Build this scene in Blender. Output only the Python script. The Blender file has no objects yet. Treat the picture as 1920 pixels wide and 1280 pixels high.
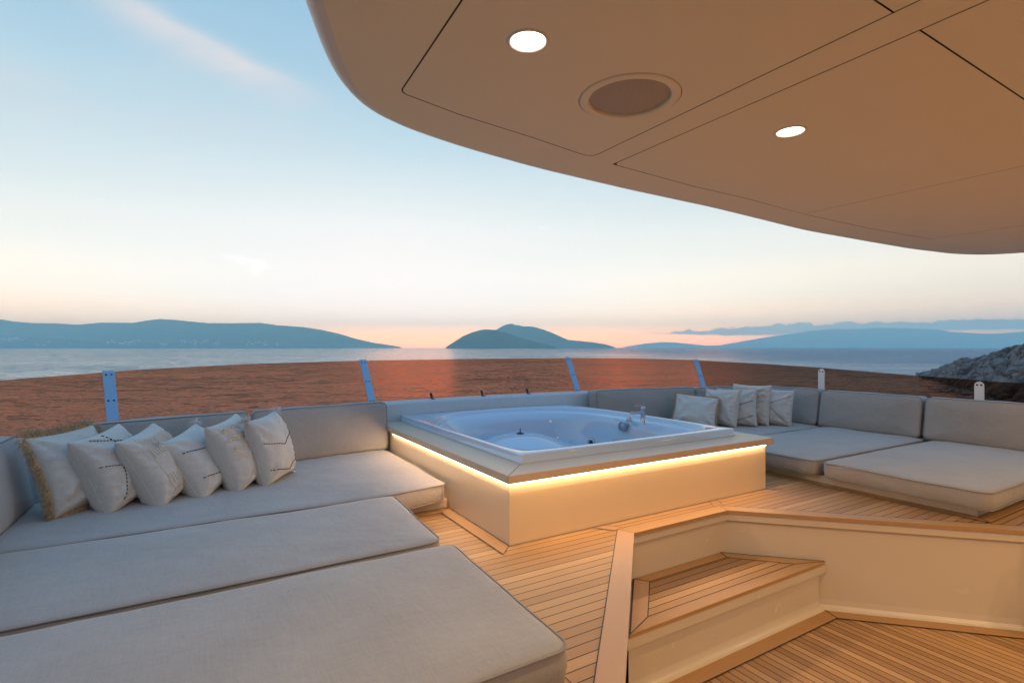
import bpy, bmesh, math, random
from mathutils import Vector, Matrix, noise
R = random.Random(7)
F, H, HZ = 994.0, 1.1, 651.0            # focal length (px of 1920), eye height above upper deck, horizon row
TH = math.atan2(595, 994)
DU = (math.cos(TH), math.sin(TH)); DV = (-math.sin(TH), math.cos(TH))
SEA = -9.0
CX = 2.655                              # centreline of the yacht (x); y runs forward

C = bpy.data.collections.new("yacht"); bpy.context.scene.collection.children.link(C)

def cam2w(X, Y):
    return (X*DU[0]+Y*DU[1], X*DV[0]+Y*DV[1])
def U(px, py, z):
    Y = F*(H-z)/(py-HZ); X = (px-960)/F*Y
    return cam2w(X, Y)

# ------------------------------------------------------------------ materials
MATS = {}
def newmat(name):
    m = bpy.data.materials.new(name); m.use_nodes = True
    nt = m.node_tree; b = nt.nodes['Principled BSDF']
    MATS[name] = m
    return m, nt, b
def N(nt, t, **kw):
    n = nt.nodes.new(t)
    for k, v in kw.items():
        if k.startswith('i_'): n.inputs[k[2:].replace('_', ' ')].default_value = v
        else: setattr(n, k, v)
    return n
def L(nt, a, b): nt.links.new(a, b)
def math_(nt, op, a, b=None, c=None, clamp=False):
    n = nt.nodes.new('ShaderNodeMath'); n.operation = op; n.use_clamp = clamp
    for i, v in enumerate((a, b, c)):
        if v is None: continue
        if isinstance(v, (int, float)): n.inputs[i].default_value = v
        else: nt.links.new(v, n.inputs[i])
    return n.outputs[0]
def mix_(nt, f, a, b, t='MIX'):
    n = nt.nodes.new('ShaderNodeMix'); n.data_type = 'RGBA'; n.blend_type = t
    for s, v in ((n.inputs[0], f), (n.inputs[6], a), (n.inputs[7], b)):
        if isinstance(v, (int, float)): s.default_value = v
        elif isinstance(v, tuple): s.default_value = (*v[:3], 1)
        else: nt.links.new(v, s)
    return n.outputs[2]
def ramp_(nt, f, stops, interp='LINEAR'):
    n = nt.nodes.new('ShaderNodeValToRGB'); n.color_ramp.interpolation = interp
    e = n.color_ramp.elements
    while len(e) > 1: e.remove(e[-1])
    e[0].position = stops[0][0]; e[0].color = (*stops[0][1], 1)
    for p, c in stops[1:]:
        x = e.new(p); x.color = (*c, 1)
    nt.links.new(f, n.inputs[0]); return n.outputs[0]
def objco(nt, scale=(1, 1, 1)):
    tc = N(nt, 'ShaderNodeTexCoord'); mp = N(nt, 'ShaderNodeMapping'); mp.inputs['Scale'].default_value = scale
    L(nt, tc.outputs['Object'], mp.inputs[0]); return mp.outputs[0]
def noise_(nt, co, scale, detail=4, rough=.55, out=0):
    n = N(nt, 'ShaderNodeTexNoise'); n.inputs['Scale'].default_value = scale; n.inputs['Detail'].default_value = detail
    n.inputs['Roughness'].default_value = rough
    if co is not None: L(nt, co, n.inputs['Vector'])
    return n.outputs[out]
def bump_(nt, h, strength, dist, b, prev=None):
    n = N(nt, 'ShaderNodeBump'); n.inputs['Strength'].default_value = strength; n.inputs['Distance'].default_value = dist
    L(nt, h, n.inputs['Height'])
    if prev is not None: L(nt, prev, n.inputs['Normal'])
    if b is not None: L(nt, n.outputs[0], b.inputs['Normal'])
    return n.outputs[0]

def plain(name, col, rough=.5, metal=0., spec=.5, coat=0., var=0.):
    m, nt, b = newmat(name)
    b.inputs['Base Color'].default_value = (*col, 1); b.inputs['Roughness'].default_value = rough
    b.inputs['Metallic'].default_value = metal; b.inputs['Specular IOR Level'].default_value = spec
    b.inputs['Coat Weight'].default_value = coat; b.inputs['Coat Roughness'].default_value = .08
    if var:
        f = noise_(nt, objco(nt), 3.0, 5)
        L(nt, mix_(nt, f, tuple(c*(1-var) for c in col), tuple(min(1, c*(1+var)) for c in col)), b.inputs['Base Color'])
        r = noise_(nt, objco(nt), 9.0, 4)
        L(nt, math_(nt, 'MULTIPLY_ADD', r, .25, max(.02, rough-.12)), b.inputs['Roughness'])
    return m

def teak(name, ax, width, light=(.52, .295, .115), dark=(.235, .122, .046), caulk=True, offset=0.):
    """planks whose long side runs along axis ax (0 = x, 1 = y, 2 = single board along diagonal handled by rot)"""
    m, nt, b = newmat(name)
    tc = N(nt, 'ShaderNodeTexCoord'); sx = N(nt, 'ShaderNodeSeparateXYZ'); L(nt, tc.outputs['Object'], sx.inputs[0])
    al, ac = (sx.outputs[0], sx.outputs[1]) if ax == 0 else (sx.outputs[1], sx.outputs[0])
    if ax == 2:     # diagonal
        al = math_(nt, 'ADD', sx.outputs[0], sx.outputs[1]); ac = math_(nt, 'SUBTRACT', sx.outputs[0], sx.outputs[1])
    if ax == 3:
        al = math_(nt, 'SUBTRACT', sx.outputs[0], sx.outputs[1]); ac = math_(nt, 'ADD', sx.outputs[0], sx.outputs[1])
    q = math_(nt, 'DIVIDE', math_(nt, 'ADD', ac, offset), width)
    fr = math_(nt, 'FRACT', q); pid = math_(nt, 'FLOOR', q)
    wn = N(nt, 'ShaderNodeTexWhiteNoise', noise_dimensions='1D'); L(nt, pid, wn.inputs['W'])
    tone = wn.outputs['Value']
    cmb = N(nt, 'ShaderNodeCombineXYZ')
    L(nt, math_(nt, 'MULTIPLY', al, 2.2), cmb.inputs[0]); L(nt, math_(nt, 'MULTIPLY', ac, 60.), cmb.inputs[1])
    L(nt, math_(nt, 'MULTIPLY', pid, 7.3) if caulk else math_(nt, 'MULTIPLY', ac, .1), cmb.inputs[2])
    g = noise_(nt, cmb.outputs[0], 2.2, 8, .68)
    cmb2 = N(nt, 'ShaderNodeCombineXYZ')
    L(nt, math_(nt, 'MULTIPLY', al, 9.), cmb2.inputs[0]); L(nt, math_(nt, 'MULTIPLY', ac, 420.), cmb2.inputs[1])
    g2 = noise_(nt, cmb2.outputs[0], 1.6, 3, .6)
    big = noise_(nt, tc.outputs['Object'], 1.7, 3)
    if caulk:
        f = math_(nt, 'ADD', math_(nt, 'MULTIPLY', tone, .70), math_(nt, 'MULTIPLY', g, .50))
    else:
        f = math_(nt, 'ADD', math_(nt, 'MULTIPLY', g, .6), .34)
    f = math_(nt, 'ADD', f, math_(nt, 'MULTIPLY', math_(nt, 'SUBTRACT', big, .5), .35))
    f = math_(nt, 'ADD', f, math_(nt, 'MULTIPLY', math_(nt, 'SUBTRACT', g2, .5), .30), clamp=True)
    col = mix_(nt, f, dark, light)
    hue = mix_(nt, wn.outputs['Value'], (1.0, .97, .93), (.97, 1.0, 1.06)) if caulk else (1, 1, 1)
    col = mix_(nt, 1.0, col, hue, 'MULTIPLY')
    # small dark dowel marks and stains
    st = noise_(nt, tc.outputs['Object'], 26., 2)
    col = mix_(nt, math_(nt, 'MULTIPLY', math_(nt, 'GREATER_THAN', st, .80), .25), col, (.12, .06, .03))
    h = math_(nt, 'MULTIPLY', g2, .35)
    if caulk:
        e = .0052/width
        c1 = math_(nt, 'LESS_THAN', fr, e); 
        col = mix_(nt, c1, col, (.012, .009, .008))
        h = math_(nt, 'SUBTRACT', h, math_(nt, 'MULTIPLY', c1, 1.5))
    L(nt, col, b.inputs['Base Color'])
    L(nt, math_(nt, 'MULTIPLY_ADD', g, .22, .40), b.inputs['Roughness'])
    b.inputs['Specular IOR Level'].default_value = .35
    bump_(nt, h, .35, .0012, b)
    return m

def fabric(name, c1, c2, weave=1.0, scale=1.0, wrinkle=.0):
    m, nt, b = newmat(name)
    tc = N(nt, 'ShaderNodeTexCoord')
    def st(sc):
        mp = N(nt, 'ShaderNodeMapping'); mp.inputs['Scale'].default_value = sc; L(nt, tc.outputs['Object'], mp.inputs[0]); return mp.outputs[0]
    a = noise_(nt, st((9*scale, 190*scale, 190*scale)), 1., 3)
    c = noise_(nt, st((190*scale, 9*scale, 190*scale)), 1., 3)
    d = noise_(nt, st((300*scale, 300*scale, 22*scale)), 1., 2)
    s = math_(nt, 'DIVIDE', math_(nt, 'ADD', math_(nt, 'ADD', a, c), d), 3.)
    big = noise_(nt, st((2.3, 2.3, 2.3)), 1.4, 4)
    f = math_(nt, 'MULTIPLY_ADD', math_(nt, 'SUBTRACT', s, .5), 1.45, .5)
    f = math_(nt, 'ADD', f, math_(nt, 'MULTIPLY', math_(nt, 'SUBTRACT', big, .5), .7), clamp=True)
    L(nt, mix_(nt, f, c1, c2), b.inputs['Base Color'])
    b.inputs['Roughness'].default_value = .92; b.inputs['Specular IOR Level'].default_value = .2
    b.inputs['Sheen Weight'].default_value = .25; b.inputs['Sheen Roughness'].default_value = .5
    n1 = bump_(nt, s, .55*weave, .0016, None)
    w = noise_(nt, st((1, 1, 1)), 5.5, 4, .6)
    n1 = bump_(nt, noise_(nt, st((1.3, 1, 1)), 17., 5, .6), .5, .0035, None, n1)
    bump_(nt, w, .55+wrinkle, .014, b, n1)
    return m

M_TEAK_X = teak('teak_planks_x', 0, .0575)
M_TEAK_Y = teak('teak_planks_y', 1, .0500)
M_TEAK_TREAD = teak('teak_tread', 0, .0555, offset=.012)
M_BOARD = {0: teak('teak_board_x', 0, .05, (.47, .27, .11), (.32, .17, .065), False), 1: teak('teak_board_y', 1, .05, (.47, .27, .11), (.32, .17, .065), False),
           2: teak('teak_board_d', 2, .05, (.50, .31, .17), (.38, .21, .11), False), 3: teak('teak_board_e', 3, .05, (.47, .27, .11), (.32, .17, .065), False)}
M_LEDGE = {}
for k_ in (0, 1):
    M_LEDGE[k_] = teak('teak_ledge_%s' % 'xy'[k_], k_, .05, (.68, .50, .33), (.50, .35, .21), False)
    b_ = M_LEDGE[k_].node_tree.nodes['Principled BSDF']; b_.inputs['Specular IOR Level'].default_value = .6; b_.inputs['Coat Weight'].default_value = .35; b_.inputs['Coat Roughness'].default_value = .25
M_CAULK = plain('black_caulk', (.012, .010, .009), .6)
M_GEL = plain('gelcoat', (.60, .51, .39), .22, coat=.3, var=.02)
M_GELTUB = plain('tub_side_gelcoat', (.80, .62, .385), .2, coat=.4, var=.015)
M_WHITE = plain('white_paint', (.78, .77, .74), .3, var=.02)
M_BULW = plain('pale_grey_paint', (.50, .54, .53), .3, var=.03)
M_CEIL = plain('ceiling_paint', (.87, .83, .64), .55, spec=.3, var=.02)
M_ROOFEDGE = plain('hardtop_paint', (.80, .75, .64), .4, var=.02)
M_GROOVE = plain('seam_shadow_gap', (.12, .08, .05), .8)
M_ACR = plain('white_acrylic', (.49, .59, .665), .05, coat=.9)
M_CHROME = plain('chrome', (.48, .52, .56), .13, metal=1)
M_STEEL = plain('brushed_steel', (.27, .38, .48), .35, metal=.6)
M_BOLT = plain('dark_bolt', (.03, .035, .05), .35, metal=.8)
M_BLACK = plain('black_plastic', (.012, .012, .013), .4)
M_CUSH = fabric('cushion_fabric', (.27, .245, .215), (.42, .385, .34))
M_PIPE = fabric('piping_fabric', (.20, .185, .165), (.31, .29, .26))
M_LINEN = fabric('linen', (.43, .385, .325), (.68, .62, .53), scale=.8, wrinkle=.4)
M_TAN = plain('tan_yarn', (.52, .36, .20), .9, var=.25)
M_CREAM = plain('cream_yarn', (.66, .55, .42), .9, var=.15)
M_WOOL = plain('white_yarn', (.74, .69, .64), .9, var=.1)
M_THREAD = plain('black_thread', (.02, .016, .02), .8)
M_GRILLE = plain('speaker_mesh', (.26, .18, .12), .6)

def emis(name, col, s):
    m, nt, b = newmat(name); nt.nodes.remove(b)
    e = N(nt, 'ShaderNodeEmission'); e.inputs[0].default_value = (*col, 1); e.inputs[1].default_value = s
    L(nt, e.outputs[0], nt.nodes['Material Output'].inputs[0]); return m
M_LED = emis('led_strip_light', (1., .68, .42), 72.)
M_DOWN = emis('downlight_glass', (1., .80, .56), 14.)

def glassmat(nm='bronze_glass', tint=(.46, .235, .170)):
    m, nt, b = newmat(nm); nt.nodes.remove(b)
    tr = N(nt, 'ShaderNodeBsdfTransparent'); gl = N(nt, 'ShaderNodeBsdfGlossy'); gl.inputs['Roughness'].default_value = .015
    tr.inputs[0].default_value = (*tint, 1)
    gl.inputs[0].default_value = (.9, .8, .75, 1)
    fr = N(nt, 'ShaderNodeFresnel'); fr.inputs[0].default_value = 1.25
    mx = N(nt, 'ShaderNodeMixShader')
    L(nt, math_(nt, 'MULTIPLY', fr.outputs[0], .35), mx.inputs[0]); L(nt, tr.outputs[0], mx.inputs[1]); L(nt, gl.outputs[0], mx.inputs[2])
    L(nt, mx.outputs[0], nt.nodes['Material Output'].inputs[0]); return m
M_GLASS = glassmat(tint=(.60, .262, .168)); M_GLASS2 = glassmat('dark_bronze_glass', (.34, .17, .115))

def seamat():
    m, nt, b = newmat('sea_water')
    tc = N(nt, 'ShaderNodeTexCoord')
    b.inputs['Base Color'].default_value = (.012, .085, .14, 1); b.inputs['Roughness'].default_value = .07; b.inputs['IOR'].default_value = 1.33
    def st(rot, sc):
        mp = N(nt, 'ShaderNodeMapping'); mp.inputs['Rotation'].default_value = (0, 0, rot); mp.inputs['Scale'].default_value = sc
        L(nt, tc.outputs['Object'], mp.inputs[0]); return mp.outputs[0]
    def tilt(co, scale, detail, amp):
        c_ = noise_(nt, co, scale, detail, .6, 1)
        v1 = N(nt, 'ShaderNodeVectorMath', operation='SUBTRACT'); L(nt, c_, v1.inputs[0]); v1.inputs[1].default_value = (.5, .5, .5)
        v2 = N(nt, 'ShaderNodeVectorMath', operation='MULTIPLY'); L(nt, v1.outputs[0], v2.inputs[0]); v2.inputs[1].default_value = (amp, amp, 0)
        return v2.outputs[0]
    def addv(a_, b_):
        v = N(nt, 'ShaderNodeVectorMath', operation='ADD'); L(nt, a_, v.inputs[0])
        if isinstance(b_, tuple): v.inputs[1].default_value = b_
        else: L(nt, b_, v.inputs[1])
        return v.outputs[0]
    t = addv(tilt(st(.45, (.5, 1.0, 1)), 1.9, 4, .95), tilt(st(.3, (.4, 1.0, 1)), .34, 3, .62))
    t = addv(t, tilt(st(.6, (.3, 1.0, 1)), .022, 4, .22))
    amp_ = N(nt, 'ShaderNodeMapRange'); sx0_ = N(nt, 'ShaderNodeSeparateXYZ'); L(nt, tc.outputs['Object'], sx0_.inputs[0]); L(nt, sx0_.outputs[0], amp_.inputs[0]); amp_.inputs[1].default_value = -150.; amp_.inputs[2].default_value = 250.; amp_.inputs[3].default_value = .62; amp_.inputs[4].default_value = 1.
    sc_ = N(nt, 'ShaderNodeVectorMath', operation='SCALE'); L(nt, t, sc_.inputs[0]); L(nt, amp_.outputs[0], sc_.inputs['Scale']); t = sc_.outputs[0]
    t = addv(t, (0, 0, 1.))
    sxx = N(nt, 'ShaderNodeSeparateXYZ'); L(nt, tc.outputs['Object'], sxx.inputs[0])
    refl_noise = noise_(nt, st(.1, (.4, 1., 1)), .012, 4, .6)  # breaks up the edge of the painted bright-to-dim mask
    px_ = math_(nt, 'ADD', sxx.outputs[0], math_(nt, 'MULTIPLY', math_(nt, 'SUBTRACT', refl_noise, .5), 500.))
    mr = N(nt, 'ShaderNodeMapRange', interpolation_type='SMOOTHSTEP'); L(nt, px_, mr.inputs[0]); mr.inputs[1].default_value = -60.; mr.inputs[2].default_value = 330.; mr.inputs[3].default_value = 0.; mr.inputs[4].default_value = 1.  # bright and dim sea put into its reflectance: strong at left, weak at right
    nv = N(nt, 'ShaderNodeVectorMath', operation='NORMALIZE'); L(nt, t, nv.inputs[0]); nt.nodes.remove(b)
    df = N(nt, 'ShaderNodeBsdfDiffuse'); df.inputs[0].default_value = (.035, .15, .23, 1)
    gl = N(nt, 'ShaderNodeBsdfGlossy'); gl.inputs['Roughness'].default_value = .06; L(nt, nv.outputs[0], gl.inputs['Normal'])
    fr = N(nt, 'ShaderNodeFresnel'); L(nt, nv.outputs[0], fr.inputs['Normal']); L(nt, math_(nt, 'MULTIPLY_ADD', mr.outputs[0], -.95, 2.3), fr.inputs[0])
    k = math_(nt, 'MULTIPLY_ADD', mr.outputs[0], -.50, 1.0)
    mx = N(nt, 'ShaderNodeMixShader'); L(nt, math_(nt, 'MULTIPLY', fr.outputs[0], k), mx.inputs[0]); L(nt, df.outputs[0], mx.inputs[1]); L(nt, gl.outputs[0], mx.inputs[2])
    L(nt, mx.outputs[0], nt.nodes['Material Output'].inputs[0])
    return m
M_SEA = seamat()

def hillmat(name, c1, c2, sc):
    m, nt, b = newmat(name)
    co = objco(nt, (sc, sc, sc*1.6))
    f = noise_(nt, co, 1., 8, .62)
    g = noise_(nt, co, .22, 3)
    f = math_(nt, 'ADD', math_(nt, 'MULTIPLY_ADD', math_(nt, 'SUBTRACT', f, .5), 2.2, .5), math_(nt, 'MULTIPLY', math_(nt, 'SUBTRACT', g, .5), .9), clamp=True)
    L(nt, mix_(nt, f, c1, c2), b.inputs['Base Color']); b.inputs['Roughness'].default_value = .95
    b.inputs['Specular IOR Level'].default_value = .05
    return m
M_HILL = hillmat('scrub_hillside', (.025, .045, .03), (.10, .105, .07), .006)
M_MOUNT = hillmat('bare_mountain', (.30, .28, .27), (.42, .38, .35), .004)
M_ISLE = hillmat('island_scrub', (.02, .035, .025), (.06, .07, .05), .006)

def rockmat():
    m, nt, b = newmat('shore_rock')
    co = objco(nt)
    f = noise_(nt, co, .5, 9, .65); g = noise_(nt, co, .12, 3)
    f = math_(nt, 'MULTIPLY_ADD', math_(nt, 'SUBTRACT', math_(nt, 'ADD', f, g), 1.0), 1.6, .5, clamp=True)
    L(nt, mix_(nt, f, (.05, .046, .045), (.28, .25, .225)), b.inputs['Base Color']); b.inputs['Roughness'].default_value = .9
    bump_(nt, noise_(nt, co, 1.6, 8, .7), 1., .5, b)
    return m
M_ROCK = rockmat()

# ------------------------------------------------------------------ mesh helpers
class MB:
    def __init__(s): s.v = []; s.f = []; s.m = []; s.smooth = []
    def add(s, vs, fs, mi=0, smooth=True):
        o = len(s.v); s.v += [tuple(v) for v in vs]
        for f in fs: s.f.append(tuple(i+o for i in f)); s.m.append(mi); s.smooth.append(smooth)
    def box(s, a, b, mi=0):
        x0, y0, z0 = a; x1, y1, z1 = b
        vs = [(x0,y0,z0),(x1,y0,z0),(x1,y1,z0),(x0,y1,z0),(x0,y0,z1),(x1,y0,z1),(x1,y1,z1),(x0,y1,z1)]
        s.add(vs, [(0,3,2,1),(4,5,6,7),(0,1,5,4),(1,2,6,5),(2,3,7,6),(3,0,4,7)], mi, False)
    def prism(s, poly, z0, z1, mi=0):
        n = len(poly); vs = [(x,y,z0) for x,y in poly]+[(x,y,z1) for x,y in poly]
        fs = [tuple(range(n-1,-1,-1)), tuple(range(n,2*n))]+[(i,(i+1)%n,(i+1)%n+n,i+n) for i in range(n)]
        s.add(vs, fs, mi, False)
    def sheet(s, poly, z, mi=0):
        s.add([(x,y,z) for x,y in poly], [tuple(range(len(poly)))], mi, False)
    def obox(s, c, ax, ay, az, mi=0):
        c, ax, ay, az = map(Vector, (c, ax, ay, az)); vs = []
        for k in (-1,1):
            for (i,j) in ((-1,-1),(1,-1),(1,1),(-1,1)): vs.append(c+ax*i+ay*j+az*k)
        s.add(vs, [(0,3,2,1),(4,5,6,7),(0,1,5,4),(1,2,6,5),(2,3,7,6),(3,0,4,7)], mi, False)
    def tube(s, pts, r, n=8, closed=False, mi=0, cap=True, radii=None):
        pts = [Vector(p) for p in pts]; m = len(pts); rings = []
        for i, p in enumerate(pts):
            a = pts[(i-1) % m] if closed or i > 0 else p
            b = pts[(i+1) % m] if closed or i < m-1 else p
            t = (b-a)
            if t.length < 1e-9: t = Vector((0,0,1))
            t.normalize(); up = Vector((0,0,1)) if abs(t.z) < .95 else Vector((1,0,0))
            x = t.cross(up).normalized(); y = x.cross(t)
            rr = radii[i] if radii else r
            rings.append([p+x*math.cos(2*math.pi*k/n)*rr+y*math.sin(2*math.pi*k/n)*rr for k in range(n)])
        vs = [v for g in rings for v in g]; fs = []
        for i in range(m if closed else m-1):
            j = (i+1) % m
            for k in range(n): fs.append((i*n+k, i*n+(k+1)%n, j*n+(k+1)%n, j*n+k))
        if cap and not closed: fs += [tuple(range(n-1,-1,-1)), tuple((m-1)*n+k for k in range(n))]
        s.add(vs, fs, mi)
    def lathe(s, prof, n=32, c=(0,0,0), axis=(0,0,1), mi=0, flip=False):
        az = Vector(axis).normalized(); ax = az.orthogonal().normalized(); ay = az.cross(ax); c = Vector(c)
        vs = []; m = len(prof)
        for r, h in prof:
            for k in range(n):
                a = 2*math.pi*k/n; vs.append(c+ax*math.cos(a)*r+ay*math.sin(a)*r+az*h)
        fs = []
        for i in range(m-1):
            for k in range(n):
                q = (i*n+k, i*n+(k+1)%n, (i+1)*n+(k+1)%n, (i+1)*n+k); fs.append(q[::-1] if flip else q)
        s.add(vs, fs, mi)
    def build(s, name, mats, parent=None, flatten=False):
        me = bpy.data.meshes.new(name); me.from_pydata(s.v, [], s.f); me.update()
        if not isinstance(mats, (list, tuple)): mats = [mats]
        for m in mats: me.materials.append(m)
        for p, mi, sm in zip(me.polygons, s.m, s.smooth): p.material_index = mi; p.use_smooth = sm and not flatten
        o = bpy.data.objects.new(name, me); C.objects.link(o)
        if parent is not None: o.parent = parent
        return o
def tag(o, label, cat, group=None, kind=None):
    o['label'] = label; o['category'] = cat
    if group: o['group'] = group
    if kind: o['kind'] = kind
    return o
def struct(o, label=None, cat=None):
    o['kind'] = 'structure'
    if label: o['label'] = label
    if cat: o['category'] = cat
    return o
def thing(name, label, cat, group=None, loc=(0,0,0)):
    o = bpy.data.objects.new(name, None); o.empty_display_size = .1; C.objects.link(o); o.location = loc
    return tag(o, label, cat, group)
def bevel(o, w, seg=2):
    m = o.modifiers.new('edge', 'BEVEL'); m.width = w; m.segments = seg; m.limit_method = 'ANGLE'; m.angle_limit = math.radians(35)
    m.harden_normals = False; return o
def fill(loops, z, name, mats, parent=None, up=True):
    """flat polygon with holes"""
    bm = bmesh.new(); es = []
    for lp in loops:
        vs = [bm.verts.new((x, y, z)) for x, y in lp]
        for i in range(len(vs)): es.append(bm.edges.new((vs[i], vs[(i+1) % len(vs)])))
    bmesh.ops.triangle_fill(bm, use_beauty=True, use_dissolve=False, edges=es)
    for f in bm.faces:
        f.normal_update()
        if (f.normal.z > 0) != up: f.normal_flip()
    me = bpy.data.meshes.new(name); bm.to_mesh(me); bm.free()
    for m in (mats if isinstance(mats, (list, tuple)) else [mats]): me.materials.append(m)
    o = bpy.data.objects.new(name, me); C.objects.link(o)
    if parent is not None: o.parent = parent
    return o
def roundpoly(poly, r, n=6):
    """round the corners of a polygon; r one radius or one per corner"""
    out = []; m = len(poly)
    for i in range(m):
        p = Vector(poly[i]); a = Vector(poly[i-1]); b = Vector(poly[(i+1) % m]); rr = r[i] if isinstance(r, (list, tuple)) else r
        d1 = (a-p).normalized(); d2 = (b-p).normalized()
        ang = d1.angle(d2); t = min(rr/math.tan(ang/2), (a-p).length*.49, (b-p).length*.49); rr2 = t*math.tan(ang/2)
        if rr2 < 1e-4: out.append(tuple(p)); continue
        c = p+(d1+d2).normalized()*(rr2/math.sin(ang/2)); s = p+d1*t; e = p+d2*t
        for k in range(n+1):
            u = k/n; q = s.lerp(e, u)-c
            out.append(tuple(c+q.normalized()*rr2))
    return out
def resample(poly, step):
    out = []
    m = len(poly)
    for i in range(m):
        a = Vector(poly[i]); b = Vector(poly[(i+1) % m]); n = max(1, int((b-a).length/step))
        for k in range(n): out.append(tuple(a.lerp(b, k/n)))
    return out
def offsetpoly(poly, d):
    """inward offset (ccw polygon), vertex normals"""
    m = len(poly); out = []
    for i in range(m):
        a = Vector(poly[i-1]); p = Vector(poly[i]); b = Vector(poly[(i+1) % m])
        n1 = Vector((-(p-a).y, (p-a).x)); n2 = Vector((-(b-p).y, (b-p).x))
        if n1.length < 1e-9: n1 = n2
        if n2.length < 1e-9: n2 = n1
        n1.normalize(); n2.normalize(); n = (n1+n2)
        k = n.length/2
        n = n.normalized()*d/max(.6, k) if n.length > 1e-6 else n1*d
        out.append(tuple(p+n))
    return out
def catmull(pts, n=6, closed=False):
    out = []; m = len(pts); P = [Vector(p) for p in pts]
    rng = range(m if closed else m-1)
    for i in rng:
        p0 = P[(i-1) % m] if closed or i > 0 else P[i]; p1 = P[i]; p2 = P[(i+1) % m]; p3 = P[(i+2) % m] if closed or i < m-2 else p2
        for k in range(n):
            t = k/n
            out.append(.5*((2*p1)+(-p0+p2)*t+(2*p0-5*p1+4*p2-p3)*t*t+(-p0+3*p1-3*p2+p3)*t**3))
    if not closed: out.append(P[-1])
    return [tuple(p) for p in out]

# ------------------------------------------------------------------ cushions
def cushion(name, poly, T, label, cat, mapf, group, rad=.05, crown=.012, seed=0, radii=None):
    """a boxed cushion over a 2-D outline: a = along, b = across, c = thickness 0..T; mapf places it"""
    root = thing(name, label, cat, group)
    cen0 = Vector((0, 0))
    base = resample(roundpoly(poly, radii if radii else rad, 6), .07)
    m = len(base); cen = Vector((sum(p[0] for p in base)/m, sum(p[1] for p in base)/m))
    rings = [(.030, .000), (.012, .006), (.002, .020), (-.005, T*.5), (.001, T-.020), (.004, T-.010), (.012, T-.002), (.035, T+.002)]
    vs = []; fs = []
    def wob(a, b, c):
        return noise.noise(Vector((a*2.3+seed*3.1, b*2.3, c*3+seed)))*.0095+noise.noise(Vector((a*7+seed, b*7, c*5)))*.0040+noise.noise(Vector((a*16+seed, b*16, c*9)))*.0016
    for off, c in rings:
        q = offsetpoly(base, off)
        for (a, b) in q:
            w = wob(a, b, c)
            d = (Vector((a, b))-cen).normalized()*w*(1 if .01 < c < T-.015 else .3)
            vs.append((a+d.x, b+d.y, c+(w*.6 if c > T*.7 else 0)))
    q0 = offsetpoly(base, .035)
    inner = [.93, .82, .66, .48, .3, .14]
    for s in inner:
        for (a, b) in q0:
            p = cen+(Vector((a, b))-cen)*s
            vs.append((p.x, p.y, T+.002+crown*(1-s**3)+wob(p.x, p.y, T)*.9))
    nr = len(rings)+len(inner)
    for i in range(nr-1):
        for k in range(m): fs.append((i*m+k, i*m+(k+1) % m, (i+1)*m+(k+1) % m, (i+1)*m+k))
    vs.append((cen.x, cen.y, T+.002+crown)); ci = len(vs)-1
    for k in range(m): fs.append(((nr-1)*m+k, (nr-1)*m+(k+1) % m, ci))
    fs.append(tuple(range(m-1, -1, -1)))
    b = MB(); b.add([mapf(*v) for v in vs], fs)
    b.build('cover', M_CUSH, root)
    p = MB()
    for off, c in ((-.001, T-.009), (.004, .008)):
        q = offsetpoly(base, off)
        pts = []
        for (a, bb) in q:
            w = wob(a, bb, c); d = (Vector((a, bb))-cen).normalized()*w*.6
            pts.append(mapf(a+d.x, bb+d.y, c+(w*.6 if c > T*.7 else 0)))
        p.tube(pts, .0036, 6, closed=True)
    p.build('piping', M_PIPE, root)
    return root

SEAT0, SEATT = .066, .128
def seat(poly, label, seed, crown=.014, rad=.06):
    return cushion('seat_cushion', poly, SEATT, label, 'cushion', lambda a, b, c: (a, b, SEAT0+c), 'flat sunpad seat cushions', rad, crown, seed)
seat([(-1.12, 3.19), (1.03, 3.19), (1.455, 3.285), (1.455, 4.74), (.3, 4.60), (-.6, 4.30), (-1.10, 3.75)], 'long left seat cushion under the six pillows, reaching the hot tub', 1)
seat([(-1.12, 2.315), (1.0, 2.315), (1.045, 3.165), (-1.12, 3.165)], 'middle left sunpad cushion between pillow bench and front sunpad', 2)
seat([(-1.12, 1.29), (.985, 1.29), (1.03, 2.262), (-1.12, 2.262)], 'large sunpad cushion nearest the viewer beside the teak deck', 3, .018)
seat([(3.90, 3.405), (6.42, 3.405), (6.42, 3.75), (5.92, 4.30), (5.0, 4.60), (3.90, 4.74)], 'right corner seat cushion with five pillows on it behind the tub', 4)
seat([(4.27, 2.395), (6.42, 2.395), (6.42, 3.385), (4.27, 3.385)], 'right seat cushion in the middle, between tub corner and end sunpad', 5)
seat([(4.245, 1.30), (6.42, 1.30), (6.42, 2.345), (4.26, 2.345)], 'right end sunpad cushion with overhanging corner above the walled steps', 6, .018)

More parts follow.
